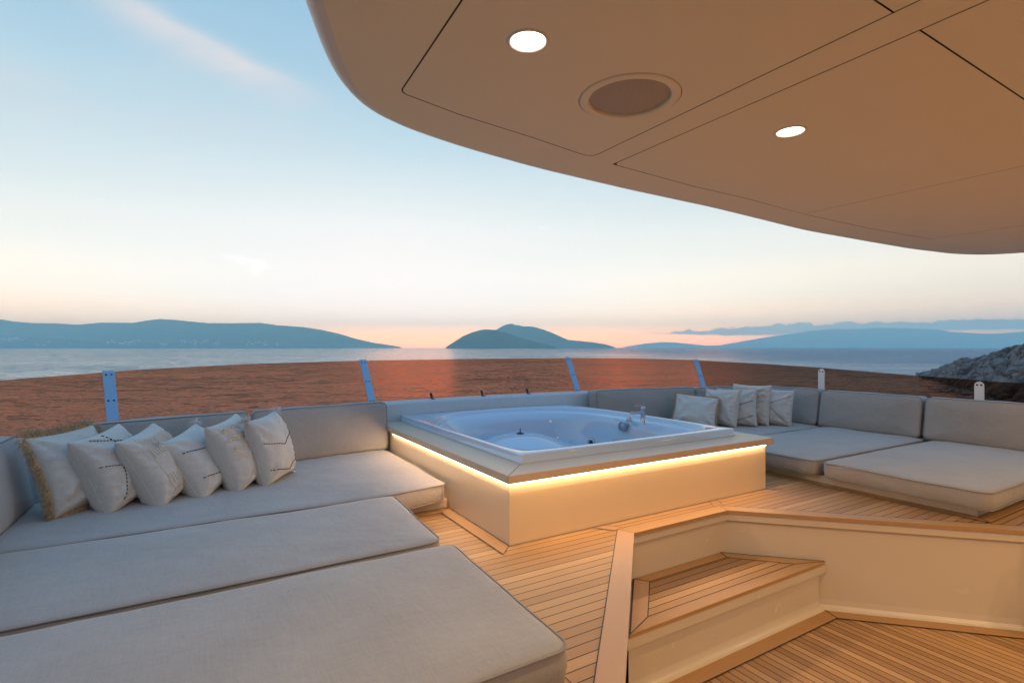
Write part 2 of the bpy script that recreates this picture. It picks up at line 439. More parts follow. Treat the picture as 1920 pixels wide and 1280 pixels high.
def VF(x): return 4.645-.045*(x-CX)**2          # front face of the back cushions
BT = .17
def backf(x0, x1, label, seed, h=.407):
    T = BT
    def mp(a, b, c): return (a, VF(a)+.06*b/.4+(T-c), .203+b)
    return cushion('back_cushion', [(x0, 0), (x1, 0), (x1, h), (x0, h)], T, label, 'cushion', lambda a, b, c: mp(a, b, c), 'upright back cushions along the windscreen', .045, .016, seed)
def backs(y0, y1, side, label, seed, h=.402, x=None, tilt=.0):
    T = BT; xf = (6.13 if side > 0 else -.785) if x is None else x
    def mp(a, b, c):
        return (xf+side*((T-c)+.07*b/.4)+tilt*(a-y0), a, .203+b)
    return cushion('back_cushion', [(y0, 0), (y1, 0), (y1, h), (y0, h)], T, label, 'cushion', mp, 'upright back cushions along the windscreen', .045, .016, seed)
backf(-.60, .352, 'left back cushion behind the row of six pillows', 11)
backf(.372, 1.468, 'back cushion left of the hot tub, warmly lit at its end', 12)
backf(3.885, 5.24, 'back cushion right of the hot tub behind the tap', 13)
backf(5.26, 6.13, 'right corner back cushion half hidden behind the pillows', 14, .402)
backs(2.2, 4.02, -1, 'left side back cushion cut by the left edge of the photo', 15)
backs(3.44, 4.12, 1, 'short side back cushion just right of the crossed-stitch pillow', 16, .405)
backs(2.425, 3.42, 1, 'side back cushion behind the middle right seat cushion', 17, .402)
backs(1.25, 2.40, 1, 'side back cushion behind the right end sunpad', 18, .402)

# plinths
b = MB(); b.prism([(-1.17, 1.36), (.965, 1.36), (.965, 3.345), (1.488, 3.345), (1.488, 4.84), (-1.17, 4.14)], -.004, .064)
tag(bevel(b.build('sofa_plinth', M_GEL), .006), 'low cream plinth under the left sunpads', 'plinth', 'sofa plinths')
b = MB(); b.prism([(4.36, 1.40), (6.48, 1.40), (6.48, 4.14), (3.815, 4.84), (3.815, 3.40), (4.36, 3.40)], -.004, .064)
tag(bevel(b.build('sofa_plinth', M_GEL), .006), 'low cream plinth under the right sunpads', 'plinth', 'sofa plinths')

# ------------------------------------------------------------------ decks
ZT, ZL = -.290, -.600
cut = [(1.0, -4.), (1.0, 1.106), (2.224, 2.33), (3.086, 2.33), (4.31, 1.106), (4.31, -4.)]
deck = [(-1.3, -4.), (-1.3, 5.0), (6.6, 5.0), (6.6, -4.), ]
outer = [(-1.3, -4.), *cut, (6.6, -4.), (6.6, 4.2), (3.0, 5.0), (2.3, 5.0), (-1.3, 4.2)]
up = struct(fill([outer], 0.0, 'upper_deck', M_TEAK_X), 'raised teak deck around the hot tub with black caulked planks', 'deck')
def board(mb, poly, mi, z=.0035, under=None):
    if under is None: mb.sheet(poly, z, mi)
    else: mb.prism(poly, under, z, mi)
def seam(mb, a, b2, z=.0048, w=.0042, mi=4):
    a = Vector(a); b2 = Vector(b2); d = (b2-a).normalized(); n = Vector((-d.y, d.x))*w/2
    mb.sheet([tuple(a+n*-1), tuple(b2-n), tuple(b2+n), tuple(a+n)], z, mi)
bmats = [M_BOARD[0], M_BOARD[1], M_BOARD[2], M_BOARD[3], M_CAULK]
d = .088; k = d*math.sqrt(2)
iTL = (2.33+d-.106-k, 2.33+d); iTR = (5.416+k-2.33-d, 2.33+d)
iBL = (1.0-d, 1.0-d+.106+k); iBR = (4.31+d, 5.416+k-4.31-d)
b = MB(); ov = .012
oTL = (2.224+ov*.4, 2.33-ov); oTR = (3.086-ov*.4, 2.33-ov); oBL = (1.0+ov, 1.106-ov*.4); oBR = (4.31-ov, 1.106-ov*.4)
board(b, [oTL, oTR, iTR, iTL], 0, .004, -.018)
board(b, [oBL, oTL, iTL, iBL], 2, .004, -.018)
board(b, [oTR, oBR, iBR, iTR], 3, .004, -.018)
board(b, [(1.0+ov, -4.), oBL, iBL, (1.0-d, -4.)], 1, .004, -.018)
board(b, [oBR, (4.31-ov, -4.), (4.31+d, -4.), iBR], 1, .004, -.018)
for p, q in ((oTL, iTL), (oTR, iTR), (oBL, iBL), (oBR, iBR), (iTL, iTR), (iBL, iTL), (iTR, iBR)): seam(b, p, q, .0056)
# second, mitred board at the head of the stairs
board(b, [(iTL[0]-.036, 2.42), (iTL[0]+.05, 2.42), (iTL[0]-.02, 2.518), (iTL[0]-.11, 2.518)], 2, .0036)
seam(b, (iTL[0]+.05, 2.42), (iTL[0]-.02, 2.519)); seam(b, (iTL[0]-.036, 2.42), (iTL[0]-.11, 2.519))
board(b, [(iTR[0]+.036, 2.42), (iTR[0]+.11, 2.518), (iTR[0]+.02, 2.518), (iTR[0]-.05, 2.42)], 3, .0036)
seam(b, (iTR[0]-.05, 2.42), (iTR[0]+.02, 2.519)); seam(b, (iTR[0]+.036, 2.42), (iTR[0]+.11, 2.519))
# boards beside the tub and along the plinths
board(b, [(1.404, 2.436), (1.49, 2.521), (1.49, 3.34), (1.404, 3.256)], 1)
for p, q in (((1.404, 2.436), (1.404, 3.256)), ((1.49, 2.521), (1.404, 2.436)), ((1.49, 3.343), (1.404, 3.256)), ((1.404, 3.256), (.97, 3.256)), ((1.49, 2.519), (3.806, 2.519)), ((1.4915, 2.519), (1.4915, 3.343)), ((1.49, 3.342), (.97, 3.342))): seam(b, p, q)
board(b, [(1.404, 3.258), (1.488, 3.340), (.97, 3.340), (.97, 3.258)], 0, .003)
board(b, [(3.806, 2.521), (3.892, 2.436), (3.892, 3.256), (3.806, 3.34)], 1)
for p, q in (((3.806, 2.521), (3.892, 2.436)), ((3.892, 2.436), (3.892, 3.256)), ((3.806, 2.519), (3.806, 3.36))): seam(b, p, q)
board(b, [(4.27, 1.310), (4.355, 1.395), (4.355, 3.40), (4.27, 3.40)], 1)
board(b, [(4.27, 1.308), (4.355, 1.393), (6.4, 1.393), (6.4, 1.308)], 0)
for p, q in (((4.27, 1.310), (4.27, 3.4)), ((4.357, 1.395), (4.357, 3.4)), ((4.27, 1.310), (4.357, 1.395)), ((4.27, 1.308), (6.4, 1.308)), ((4.357, 1.397), (6.4, 1.397))): seam(b, p, q)
board(b, [(.97, 1.355), (1.056, 1.27), (1.056, 3.256), (.97, 3.256)], 1)
for p, q in (((1.056, 1.27), (1.056, 3.256)), ((.97, 1.355), (1.056, 1.27))): seam(b, p, q)
struct(b.build('deck_border', bmats), 'wide plain teak margin boards framing the raised deck', 'deck margin')

# stairwell walls, lip and step
def inset_path(path, dd):   # shift away from the stair opening
    n = []
    for i, p in enumerate(path):
        v = Vector(p); ns = Vector((0, 0))
        for a, c2 in ((i-1, i), (i, i+1)):
            if a < 0 or c2 >= len(path): continue
            e = (Vector(path[c2])-Vector(path[a])).normalized(); ns += Vector((-e.y, e.x))
        ns.normalize()
        e = (Vector(path[min(i+1, len(path)-1)])-Vector(path[max(i-1, 0)])).normalized()
        if 0 < i < len(path)-1:
            e1 = (v-Vector(path[i-1])).normalized(); nn = Vector((-e1.y, e1.x)); ns = ns/max(.5, ns.dot(nn))
        n.append(tuple(v+ns*dd))
    return n
well = MB()
P0 = inset_path(cut, .0); P1 = inset_path(cut, .022)
prof = [(0.002, -.0185), (0.0, -.030), (0.0, -.066), (.004, -.071), (.020, -.074), (.022, -.080)]
zs = [ZL+.06, ZL+.025, ZL+.008, ZL]; offs = [.022, .018, .006, -.012]
rows = []
for o_, z_ in prof: rows.append([(x, y, z_) for x, y in inset_path(cut, o_)])
for o_, z_ in zip(offs, zs): rows.append([(x, y, z_+.002) for x, y in inset_path(cut, o_)])
vs = [p for r_ in rows for p in r_]; n = len(cut); fs = []
for i in range(len(rows)-1):
    for j in range(n-1): fs.append((i*n+j, (i+1)*n+j, (i+1)*n+j+1, i*n+j+1))
well.add(vs, fs, 0, False)
tag(well.build('stairwell_wall', M_GEL), 'cream gelcoat wall dropping from the raised deck round the sunken steps', 'wall')
# locker recess moulding on the right side wall of the well
lock = thing('deck_locker', 'cream moulded locker front at the right end of the stairwell wall', 'locker')
b = MB()
b.prism(roundpoly([(4.19, .2), (4.335, .2), (4.335, 1.06), (4.19, .93)], .03), ZL+.02, -.36)
bevel(b.build('lower_door', M_GEL, lock), .012, 3)
b = MB(); b.prism(roundpoly([(4.24, .2), (4.335, .2), (4.335, 1.07), (4.24, .985)], .03), -.30, -.09)
bevel(b.build('upper_door', M_GEL, lock), .012, 3)

# step
stp = thing('deck_step', 'teak topped step between the lower deck and the raised deck', 'step')
FY = 1.905
tl = (2.26, 2.355); tr = (3.05, 2.355); fr_ = (FY*-1+5.416-.005, FY); fl = (FY-.106+.005, FY)
e = .078
il = (tl[0]+.055, tl[1]-e); ir = (tr[0]-.03, tr[1]-e); ifr = (5.416-FY-e-.135, FY+e); ifl = (FY+e-.106+.125, FY+e)
b = MB()
board(b, [fl, fr_, ifr, ifl], 0, ZT+.004, ZT-.018)
board(b, [fr_, tr, ir, ifr], 3, ZT+.003, ZT-.018)
board(b, [tr, tl, il, ir], 0, ZT+.003, ZT-.018)
board(b, [tl, fl, ifl, il], 2, ZT+.003, ZT-.018)
for p, q in ((fl, ifl), (fr_, ifr), (tl, il), (tr, ir), (il, ir), (ir, ifr), (ifr, ifl), (ifl, il)): seam(b, p, q, ZT+.0056)
for p, q in ((tl, tr), (tr, fr_), (tl, fl)): seam(b, p, q, ZT+.0062, .009)
bevel(b.build('tread_border', bmats, stp), .002, 1)
b = MB(); b.sheet([ifl, ifr, ir, il], ZT+.002); b.build('tread_planks', M_TEAK_TREAD, stp)
b = MB()
b.prism([(fl[0]-.01, FY+.004), (fr_[0]+.012, FY+.004), (3.09, 2.36), (2.21, 2.36)], ZT-.072, ZT-.0185)
b.prism([(fl[0]+.02, FY+.030), (fr_[0]-.02, FY+.030), (3.10, 2.345), (2.22, 2.345)], ZL+.001, ZT-.0725)
# cove at foot
pr = [(.030, .055), (.026, .024), (.014, .008), (-.010, .002)]
x0, x1 = fl[0]+.02, fr_[0]-.02
vs = []; fs = []
for i, (o_, z_) in enumerate(pr): vs += [(x0, FY+o_, ZL+z_), (x1, FY+o_, ZL+z_)]
for i in range(3): fs.append((2*i, 2*i+2, 2*i+3, 2*i+1))
b.add(vs, fs)
b.build('riser', M_GEL, stp)

low_poly = [(1.0, -4.), (1.0, 1.106), (1.85, 1.956), (3.46, 1.956), (4.31, 1.106), (4.31, -4.)]
struct(fill([low_poly], ZL, 'lower_deck', M_TEAK_Y), 'lower teak deck with planks running fore and aft', 'deck')
b = MB(); w = .092
a0 = (1.816, FY-.008); a1 = (3.494, FY-.008); i0 = (a0[0]-.02, a0[1]-w); i1 = (a1[0]-.038+.0, a1[1]-w)
board(b, [i0, i1, a1, a0], 0, ZL+.004)
q0 = (4.31-.0, 1.09); q1 = (4.31-w-.01, 1.09-.035)
board(b, [i1, q1, q0, a1], 3, ZL+.004)
board(b, [q1, (4.21, -4.), (4.31, -4.), q0], 1, ZL+.004)
for p, q in ((i0, i1), (i1, q1), (i1, a1), (q0, q1), (q1, (4.21, -4.))): seam(b, p, q, ZL+.0056, .006)
struct(b.build('lower_deck_border', bmats), 'plain teak margin boards at the foot of the step and wall', 'deck margin')

# ------------------------------------------------------------------ bulwark + windscreen
def VC(x): return 4.94-.045*(x-CX)**2
def wspath():
    pts = []
    for i in range(41):
        x = CX-3.3+6.6*i/40; pts.append((x, VC(x)))
    yc = VC(CX+3.3)
    def corner(sg):
        p0 = Vector((CX+sg*3.3, yc)); p1 = Vector((CX+sg*3.84, yc-.17)); p2 = Vector((CX+sg*3.845, yc-.80)); o = []
        for k in range(1, 13):
            t = k/12; o.append(tuple(p0*(1-t)**2+p1*2*t*(1-t)+p2*t*t))
        y = p2.y
        while y > -3.5: y -= .25; o.append((CX+sg*3.845, y))
        return o
    return list(reversed(corner(-1)))+pts+corner(1)
WS = wspath(); NW = len(WS)
ARC = [0.]
for i in range(1, NW): ARC.append(ARC[-1]+(Vector(WS[i])-Vector(WS[i-1])).length)
MID = ARC[NW//2]
def wsat(s):
    s = max(ARC[0], min(ARC[-1]-1e-6, s))
    for i in range(1, NW):
        if ARC[i] >= s:
            t = (s-ARC[i-1])/(ARC[i]-ARC[i-1]); a = Vector(WS[i-1]); b2 = Vector(WS[i]); p = a.lerp(b2, t)
            i0_ = max(0, i-2); i1_ = min(NW-1, i+1); tg = (Vector(WS[i1_])-Vector(WS[i0_])).normalized()
            return p, tg, Vector((-tg.y, tg.x))
def s_of_x(x):
    for i in range(1, NW):
        if WS[i-1][0] <= x <= WS[i][0] and WS[i][1] > 4.2: return ARC[i-1]+(x-WS[i-1][0])/(WS[i][0]-WS[i-1][0])*(ARC[i]-ARC[i-1])
def s_of_y(y, sg):
    rng = range(NW//2, NW) if sg > 0 else range(NW//2, 0, -1)
    for i in rng:
        j = i+1 if sg > 0 else i-1
        if 0 <= j < NW and WS[j][1] <= y <= WS[i][1]: return ARC[i]+(ARC[j]-ARC[i])*(WS[i][1]-y)/max(1e-6, WS[i][1]-WS[j][1])
def interp(x, tab):
    if x <= tab[0][0]: return tab[0][1]
    for (a, va), (b2, vb) in zip(tab, tab[1:]):
        if x <= b2: 
            t = (x-a)/(b2-a); return va+(vb-va)*t
    return tab[-1][1]
def topz(s): return interp(abs(s-MID), [(0, .972), (1.3, .970), (2.2, .958), (3.0, .932), (3.6, .895), (4.0, .868), (4.5, .845), (5.3, .805), (6.1, .770), (7, .760), (12, .745)])
def rake(s): return interp(abs(s-MID), [(0, .24), (2.4, .235), (3.1, .20), (3.7, .12), (4.2, .03), (4.6, 0), (12, 0)])

b = MB(); prof = [(.0, -.02), (.0, .545), (.004, .562), (.014, .574), (.03, .580), (.16, .588), (.20, .57), (.215, .52), (.24, -.35)]
vs = []; fs = []; m = len(prof)
for i in range(NW):
    p, t, nn = wsat(ARC[i])
    hz = interp(abs(ARC[i]-MID), [(0, 0), (1.35, 0), (1.75, -.05), (12, -.06)])
    for o_, z_ in prof: q = p+nn*o_; vs.append((q.x, q.y, z_+(hz if z_ > .5 else 0)))
for i in range(NW-1):
    for j in range(m-1): fs.append((i*m+j, i*m+j+1, (i+1)*m+j+1, (i+1)*m+j))
b.add(vs, fs); tag(b.build('bulwark', M_BULW), 'pale painted bulwark curving behind the hot tub and cushions', 'bulwark')

ws = thing('windscreen', 'curved bronze tinted glass windscreen on brackets around the sun deck', 'windscreen')
posts = [s_of_x(-.46), s_of_x(1.445), s_of_x(3.865), s_of_x(5.66)]
sideposts = [s_of_y(3.62, 1), s_of_y(2.10, 1), s_of_y(3.5, -1), s_of_y(2.0, -1)]
cuts = [0.05, s_of_y(2.0, -1), s_of_y(3.5, -1), *posts, s_of_y(3.62, 1), s_of_y(2.10, 1), ARC[-1]-.05]
def gpt(s, v, off=0.):
    """v 0 bottom..1 top of the glass"""
    p, t, nn = wsat(s); z0 = .572+interp(abs(s-MID), [(0, 0), (1.35, 0), (1.75, -.05), (12, -.06)]); z = z0+(topz(s)-z0)*v; q = p+nn*(.10+rake(s)*v+off)
    return Vector((q.x, q.y, z))
for a, b2 in zip(cuts, cuts[1:]):
    g = MB(); n = max(2, int((b2-a)/.08)); vs = []; fs = []
    for i in range(n+1):
        s = a+.003+(b2-a-.006)*i/n
        for v in (0, 1): vs.append(gpt(s, v))
    for i in range(n): fs.append((2*i, 2*i+2, 2*i+3, 2*i+1))
    g.add(vs, fs)
    o = g.build('glass_pane', M_GLASS if (a+b2)/2 < posts[3] else M_GLASS2, ws)
    # polished top edge and bottom seal
g = MB()
g.tube([gpt(ARC[0]+(ARC[-1]-ARC[0])*i/260, 0, -.004) for i in range(261)], .007, 6)
g.build('bottom_seal', M_BLACK, ws)
for i, s in enumerate(posts):
    p, t, nn = wsat(s); t3 = Vector((t.x, t.y, 0)); b0 = gpt(s, -.02, -.016); b1 = gpt(s, 1.02, -.016); ax = (b1-b0); nrm = t3.cross(ax).normalized()
    g = MB(); g.obox((b0+b1)/2, t3*.036, ax/2, nrm*.006); po = bevel(g.build('post', M_STEEL, ws), .003)
    inn = nrm if nrm.dot(Vector((-nn.x, -nn.y, 0))) > 0 else -nrm
    for vv in (.07, .50, .93):
        for sd in (-.016, .016):
            q = b0.lerp(b1, vv)+t3*sd+inn*.006
            h = MB(); h.lathe([(.0, .004), (.004, .004), (.007, .0)], 12, q, inn); h.build('bolt', M_BOLT, po)
for s in sideposts:
    p, t, nn = wsat(s); t3 = Vector((t.x, t.y, 0)); n3 = Vector((nn.x, nn.y, 0)); b0 = gpt(s, -.02, -.02); zt = topz(s)-.012
    pr = [(-.038, 0), (.038, 0)]+[(.038*math.cos(a), zt-b0.z-.038+.038*math.sin(a)) for a in [math.pi*k/12 for k in range(13)]]
    vs = []
    for o_ in (-.005, .005):
        for (a, c2) in pr: vs.append(b0+t3*a+Vector((0, 0, c2))+n3*o_)
    m_ = len(pr); g = MB(); g.add(vs, [tuple(range(m_)), tuple(range(2*m_-1, m_-1, -1))]+[(k, k+m_, (k+1) % m_+m_, (k+1) % m_) for k in range(m_)], 0, False)
    po = g.build('post', M_WHITE, ws)
    for sd in (-.017, .017):
        q = Vector((b0.x, b0.y, zt-.032))+t3*sd-n3*.005
        h = MB(); h.lathe([(.0, .003), (.006, .003), (.009, .0)], 12, q, -n3); h.build('bolt', M_BOLT, po)
for x in (.19, .81, 2.06, 2.64, 3.2, 4.42, 4.98):
    s = s_of_x(x); p, t, nn = wsat(s); t3 = Vector((t.x, t.y, 0)); n3 = Vector((nn.x, nn.y, 0)); q = gpt(s, 0, -.03); up_ = (gpt(s, 1)-gpt(s, 0)).normalized()
    g = MB(); g.obox(q+Vector((0, 0, .008))-n3*.006, t3*.016, n3*.030, Vector((0, 0, .006)))
    g.obox(q+up_*.038+n3*.002, t3*.011, up_*.040, n3*.008); g.lathe([(.0, .010), (.006, .010), (.008, .0)], 12, q+up_*.055-n3*.006, -n3)
    bevel(g.build('clamp', M_BLACK, ws), .003)

# ------------------------------------------------------------------ hot tub
tub = thing('hot_tub', 'square white hot tub in a raised surround with teak ledge and light strip', 'hot tub')
X0, X1, Y0, Y1 = 1.494, 3.805, 2.523, 4.86
b = MB()
for q0_, q1_ in (((X0, Y0), (X1, Y0)), ((X1, Y0), (X1, Y1)), ((X1, Y1), (X0, Y1)), ((X0, Y1), (X0, Y0))): pass
ot = [(X0, Y0), (X1, Y0), (X1, Y1), (X0, Y1)]; it = [(X0+.02, Y0+.02), (X1-.02, Y0+.02), (X1-.02, Y1-.02), (X0+.02, Y1-.02)]
vs = [(x, y, -.003) for x, y in ot]+[(x, y, .348) for x, y in ot]+[(x, y, .348) for x, y in it]+[(x, y, -.003) for x, y in it]
fs = []
for i in range(4):
    j = (i+1) % 4
    for k_ in range(3): fs.append((k_*4+i, k_*4+j, k_*4+4+j, k_*4+4+i))
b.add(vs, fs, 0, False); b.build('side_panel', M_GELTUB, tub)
lo = [(1.470, 2.495), (3.872, 2.495), (3.872, 4.88), (1.470, 4.88)]
RX0, RX1, RY0, RY1 = 1.682, 3.700, 2.712, 4.925
li = [(RX0+.02, RY0+.02), (RX1-.02, RY0+.02), (RX1-.02, 4.9), (RX0+.02, 4.9)]
LZ0, LZ1 = .350, .398
for nm, poly, mi in (('ledge', [lo[0], lo[1], li[1], li[0]], 0), ('ledge', [lo[0], li[0], li[3], lo[3]], 1), ('ledge', [lo[1], lo[2], li[2], li[1]], 1)):
    g = MB(); g.prism(poly, LZ0, LZ1, 0); bevel(g.build(nm, M_LEDGE[mi], tub), .004, 2)
for p, q in ((lo[0], li[0]), (lo[1], li[1])):
    g = MB(); seam(g, p, q, LZ1+.0006, .002, 0); g.build('mitre_joint', M_CAULK, tub)
# led strip tucked under the ledge overhang
g = MB()
g.box((1.486, 2.508, .3415), (3.79, 2.5185, .3498)); g.box((1.4795, 2.519, .3415), (1.4895, 4.5, .3498))
g.build('light_strip', M_LED, tub)
# acrylic shell: rim + basin
op = [(1.735, 4.10), (1.735, 3.5), (1.742, 3.02), (1.80, 2.86), (1.96, 2.80), (2.55, 2.79), (3.2, 2.80), (3.50, 2.86), (3.60, 3.02), (3.635, 3.4), (3.64, 3.9), (3.60, 4.30), (3.40, 4.62), (3.02, 4.79), (2.60, 4.83), (2.18, 4.75), (1.90, 4.52)]
op = catmull(op[::1], 6, True)
# make it ccw-neutral: outline as ring of rays from a centre
cxo, cyo = 2.68, 3.80
NR = 144
def ray_hit(poly, ang):
    dx, dy = math.cos(ang), math.sin(ang); best = None
    for i in range(len(poly)):
        ax, ay = poly[i]; bx, by = poly[(i+1) % len(poly)]
        ex, ey = bx-ax, by-ay; den = dx*ey-dy*ex
        if abs(den) < 1e-9: continue
        t = ((ax-cxo)*ey-(ay-cyo)*ex)/den; u_ = ((ax-cxo)*dy-(ay-cyo)*dx)/den
        if t > 0 and -1e-6 <= u_ <= 1+1e-6 and (best is None or t > best): best = t
    return best
rimo = roundpoly([(RX0, RY0), (RX1, RY0), (RX1, RY1), (RX0, RY1)], [.022, .022, .05, .05], 5)
angs = [2*math.pi*i/NR for i in range(NR)]
for cx_, cy_ in ((RX0, RY0), (RX1, RY0), (RX1, RY1), (RX0, RY1)):
    a = math.atan2(cy_-cyo, cx_-cxo) % (2*math.pi)
    for dd in (-.012, -.005, 0, .005, .012): angs.append(a+dd)
angs = sorted(a % (2*math.pi) for a in angs); NR = len(angs)
ro = [ray_hit(rimo, a) for a in angs]; ri = [ray_hit(op, a) for a in angs]
ring = []
def addring(f, z): ring.append([(cxo+math.cos(a)*f(i), cyo+math.sin(a)*f(i), z if not callable(z) else z(i)) for i, a in enumerate(angs)])
RZ = .455
addring(lambda i: ro[i]+.006, LZ1+.0008); addring(lambda i: ro[i]+.006, LZ1+.012); addring(lambda i: ro[i]-.003, LZ1+.016)
addring(lambda i: ro[i]-.003, RZ-.008); addring(lambda i: ro[i]-.007, RZ-.002); addring(lambda i: ro[i]-.014, RZ)
addring(lambda i: ro[i]*.5+ri[i]*.5, RZ+.002)
addring(lambda i: ri[i]+.012, RZ); addring(lambda i: ri[i]+.002, RZ-.006); addring(lambda i: ri[i]-.004, RZ-.020)
def shelf(a):   # inner step (tap deck) widest on the right and at the back
    return .055+.06*max(0, math.cos(a-math.radians(20)))**3
addring(lambda i: ri[i]-.010, RZ-.036); addring(lambda i: ri[i]-.022, RZ-.042)
addring(lambda i: ri[i]-shelf(angs[i])+.012, RZ-.044); addring(lambda i: ri[i]-shelf(angs[i]), RZ-.052)
for f_, z_ in ((.075, .33), (.09, .22), (.11, .12), (.14, .06), (.20, .03), (.34, .02)):
    addring(lambda i, f_=f_: max(.2, ri[i]-shelf(angs[i])*.5-f_), z_)
vs = [p for r_ in ring for p in r_]; fs = []
for i in range(len(ring)-1):
    for j in range(NR): fs.append((i*NR+j, i*NR+(j+1) % NR, (i+1)*NR+(j+1) % NR, (i+1)*NR+j))
vs.append((cxo, cyo, .02)); fs += [((len(ring)-1)*NR+j, (len(ring)-1)*NR+(j+1) % NR, len(vs)-1) for j in range(NR)]
b = MB(); b.add(vs, fs); b.build('shell', M_ACR, tub)
# moulded seat at the back of the basin, armrest swells
def rwall(a, z):
    sh = shelf(a); return ray_hit(op, a)-interp(z, [(.06, .5*sh+.14), (.12, .5*sh+.11), (.22, .5*sh+.09), (.33, .5*sh+.075), (.403, sh), (.42, .01)])
def interp(x, tab):
    if x <= tab[0][0]: return tab[0][1]
    for (a, va), (b2, vb) in zip(tab, tab[1:]):
        if x <= b2: return va+(vb-va)*(x-a)/(b2-a)
    return tab[-1][1]
b = MB(); vs = [(2.72, 4.40, .262)]; fs = []; nn_ = 48
for k_ in range(1, 25):
    r_ = .9*k_/24
    for j in range(nn_):
        a = 2*math.pi*j/nn_; vs.append((2.72+r_*math.cos(a), 4.40+r_*.8*math.sin(a), .262-.24*(1-math.exp(-(max(0, r_-.08)/.55)**2))))
for j in range(nn_): fs.append((0, 1+j, 1+(j+1) % nn_))
for k_ in range(23):
    for j in range(nn_): fs.append((1+k_*nn_+j, 1+k_*nn_+(j+1) % nn_, 1+(k_+1)*nn_+(j+1) % nn_, 1+(k_+1)*nn_+j)[::-1])
b.add([v if math.hypot(v[0]-cxo, v[1]-cyo) < rwall(math.atan2(v[1]-cyo, v[0]-cxo), v[2])+.01 else (cxo+(v[0]-cxo)*(rwall(math.atan2(v[1]-cyo, v[0]-cxo), v[2])+.01)/math.hypot(v[0]-cxo, v[1]-cyo), cyo+(v[1]-cyo)*(rwall(math.atan2(v[1]-cyo, v[0]-cxo), v[2])+.01)/math.hypot(v[0]-cxo, v[1]-cyo), v[2]) for v in vs], fs)
b.build('moulded_seat', M_ACR, tub)
g = MB(); c = Vector((2.715, 4.38, .262)); g.lathe([(0, .012), (.018, .012), (.034, .006), (.040, 0)], 24, c); g.lathe([(0, .052), (.004, .052), (.005, .0)], 10, c)
g.build('drain_plug', M_BLACK, tub)
def on_wall(px, py, z=None):   # point on the inner wall seen along a sight line; used only to find where a fitting sits
    best = None
    for k_ in range(400):
        Y = 3.2+k_*.01; X = (px-960)/F*Y; zz = H-(py-HZ)/F*Y; x, y = cam2w(X, Y)
        a = math.atan2(y-cyo, x-cxo); r = math.hypot(x-cxo, y-cyo); rr = rwall(a, zz)
        if best is None and r < rr-.1: best = 1
        if best and r >= rr: return Vector((x, y, zz)), Vector((-math.cos(a), -math.sin(a), .08)).normalized()
    return Vector((3, 4.6, .2)), Vector((0, -1, 0))
M_JET = plain('jet_ring_metal', (.50, .54, .58), .25, metal=.4)
M_KNOB = plain('knob_metal', (.30, .36, .42), .3, metal=.5)
def fitting(name, px, py, r, mat, prof, dark=None, lift=.012):
    p, nrm = on_wall(px, py); p = p+nrm*lift
    g = MB(); g.lathe([(r*a, b_) for a, b_ in prof], 24, p, nrm, 0)
    if dark: g.lathe([(0, dark[1]), (r*dark[0], dark[1]), (r*dark[0], dark[1]-.01)], 20, p, nrm, 1)
    return g.build(name, [mat, M_BLACK], tub)
ringp = [(1.0, 0), (1.0, .022), (.85, .028), (.62, .022), (.55, .006), (0, .004)]
fitting('water_jet', 1067, 832, .030, M_JET, ringp, (.25, .012))
fitting('water_jet', 1110, 829, .040, M_JET, ringp, (.34, .012))
fitting('water_jet', 1001, 832, .032, M_JET, ringp, (.25, .012))
fitting('water_jet', 1156, 829, .030, M_JET, ringp, (.25, .012))
kn = fitting('overflow_knob', 1173, 799, .046, M_KNOB, [(1.0, 0), (1.0, .035), (.93, .043), (0, .046)])
# tap
zt = RZ-.045; g0 = Vector((3.475, 3.50, zt))
dirx = Vector((-.80, .30, 0)).normalized()
tap = MB(); ax2 = Vector((-.02, -.0, 1)).normalized()
tap.lathe([(.030, 0), (.030, .006), (.024, .010), (.021, .06), (.0205, .118), (.022, .124), (.022, .150), (.019, .156), (0, .157)], 28, g0, ax2)
to = tap.build('tap', M_CHROME, tub)
g = MB(); g.obox(g0+Vector((0, 0, .098))+dirx*.065, dirx*.058, dirx.cross(Vector((0, 0, 1)))*.012, Vector((0, 0, .009))-dirx*.002); bevel(g.build('spout', M_CHROME, to), .005, 3)
g = MB(); g.obox(g0+Vector((0, 0, .160))+dirx*.030, dirx*.045+Vector((0, 0, .003)), dirx.cross(Vector((0, 0, 1)))*.010, Vector((0, 0, .0032))); bevel(g.build('lever', M_CHROME, to), .002, 2)
g = MB(); g.lathe([(.028, 0), (.028, .006), (.022, .036), (.018, .042), (0, .043)], 24, (3.50, 3.70, zt), (-.15, 0, 1)); g.build('air_control', M_CHROME, tub)
g = MB(); g.lathe([(.026, 0), (.026, .006), (.020, .009), (0, .009)], 24, (3.455, 3.83, zt)); g.build('button', M_CHROME, tub)

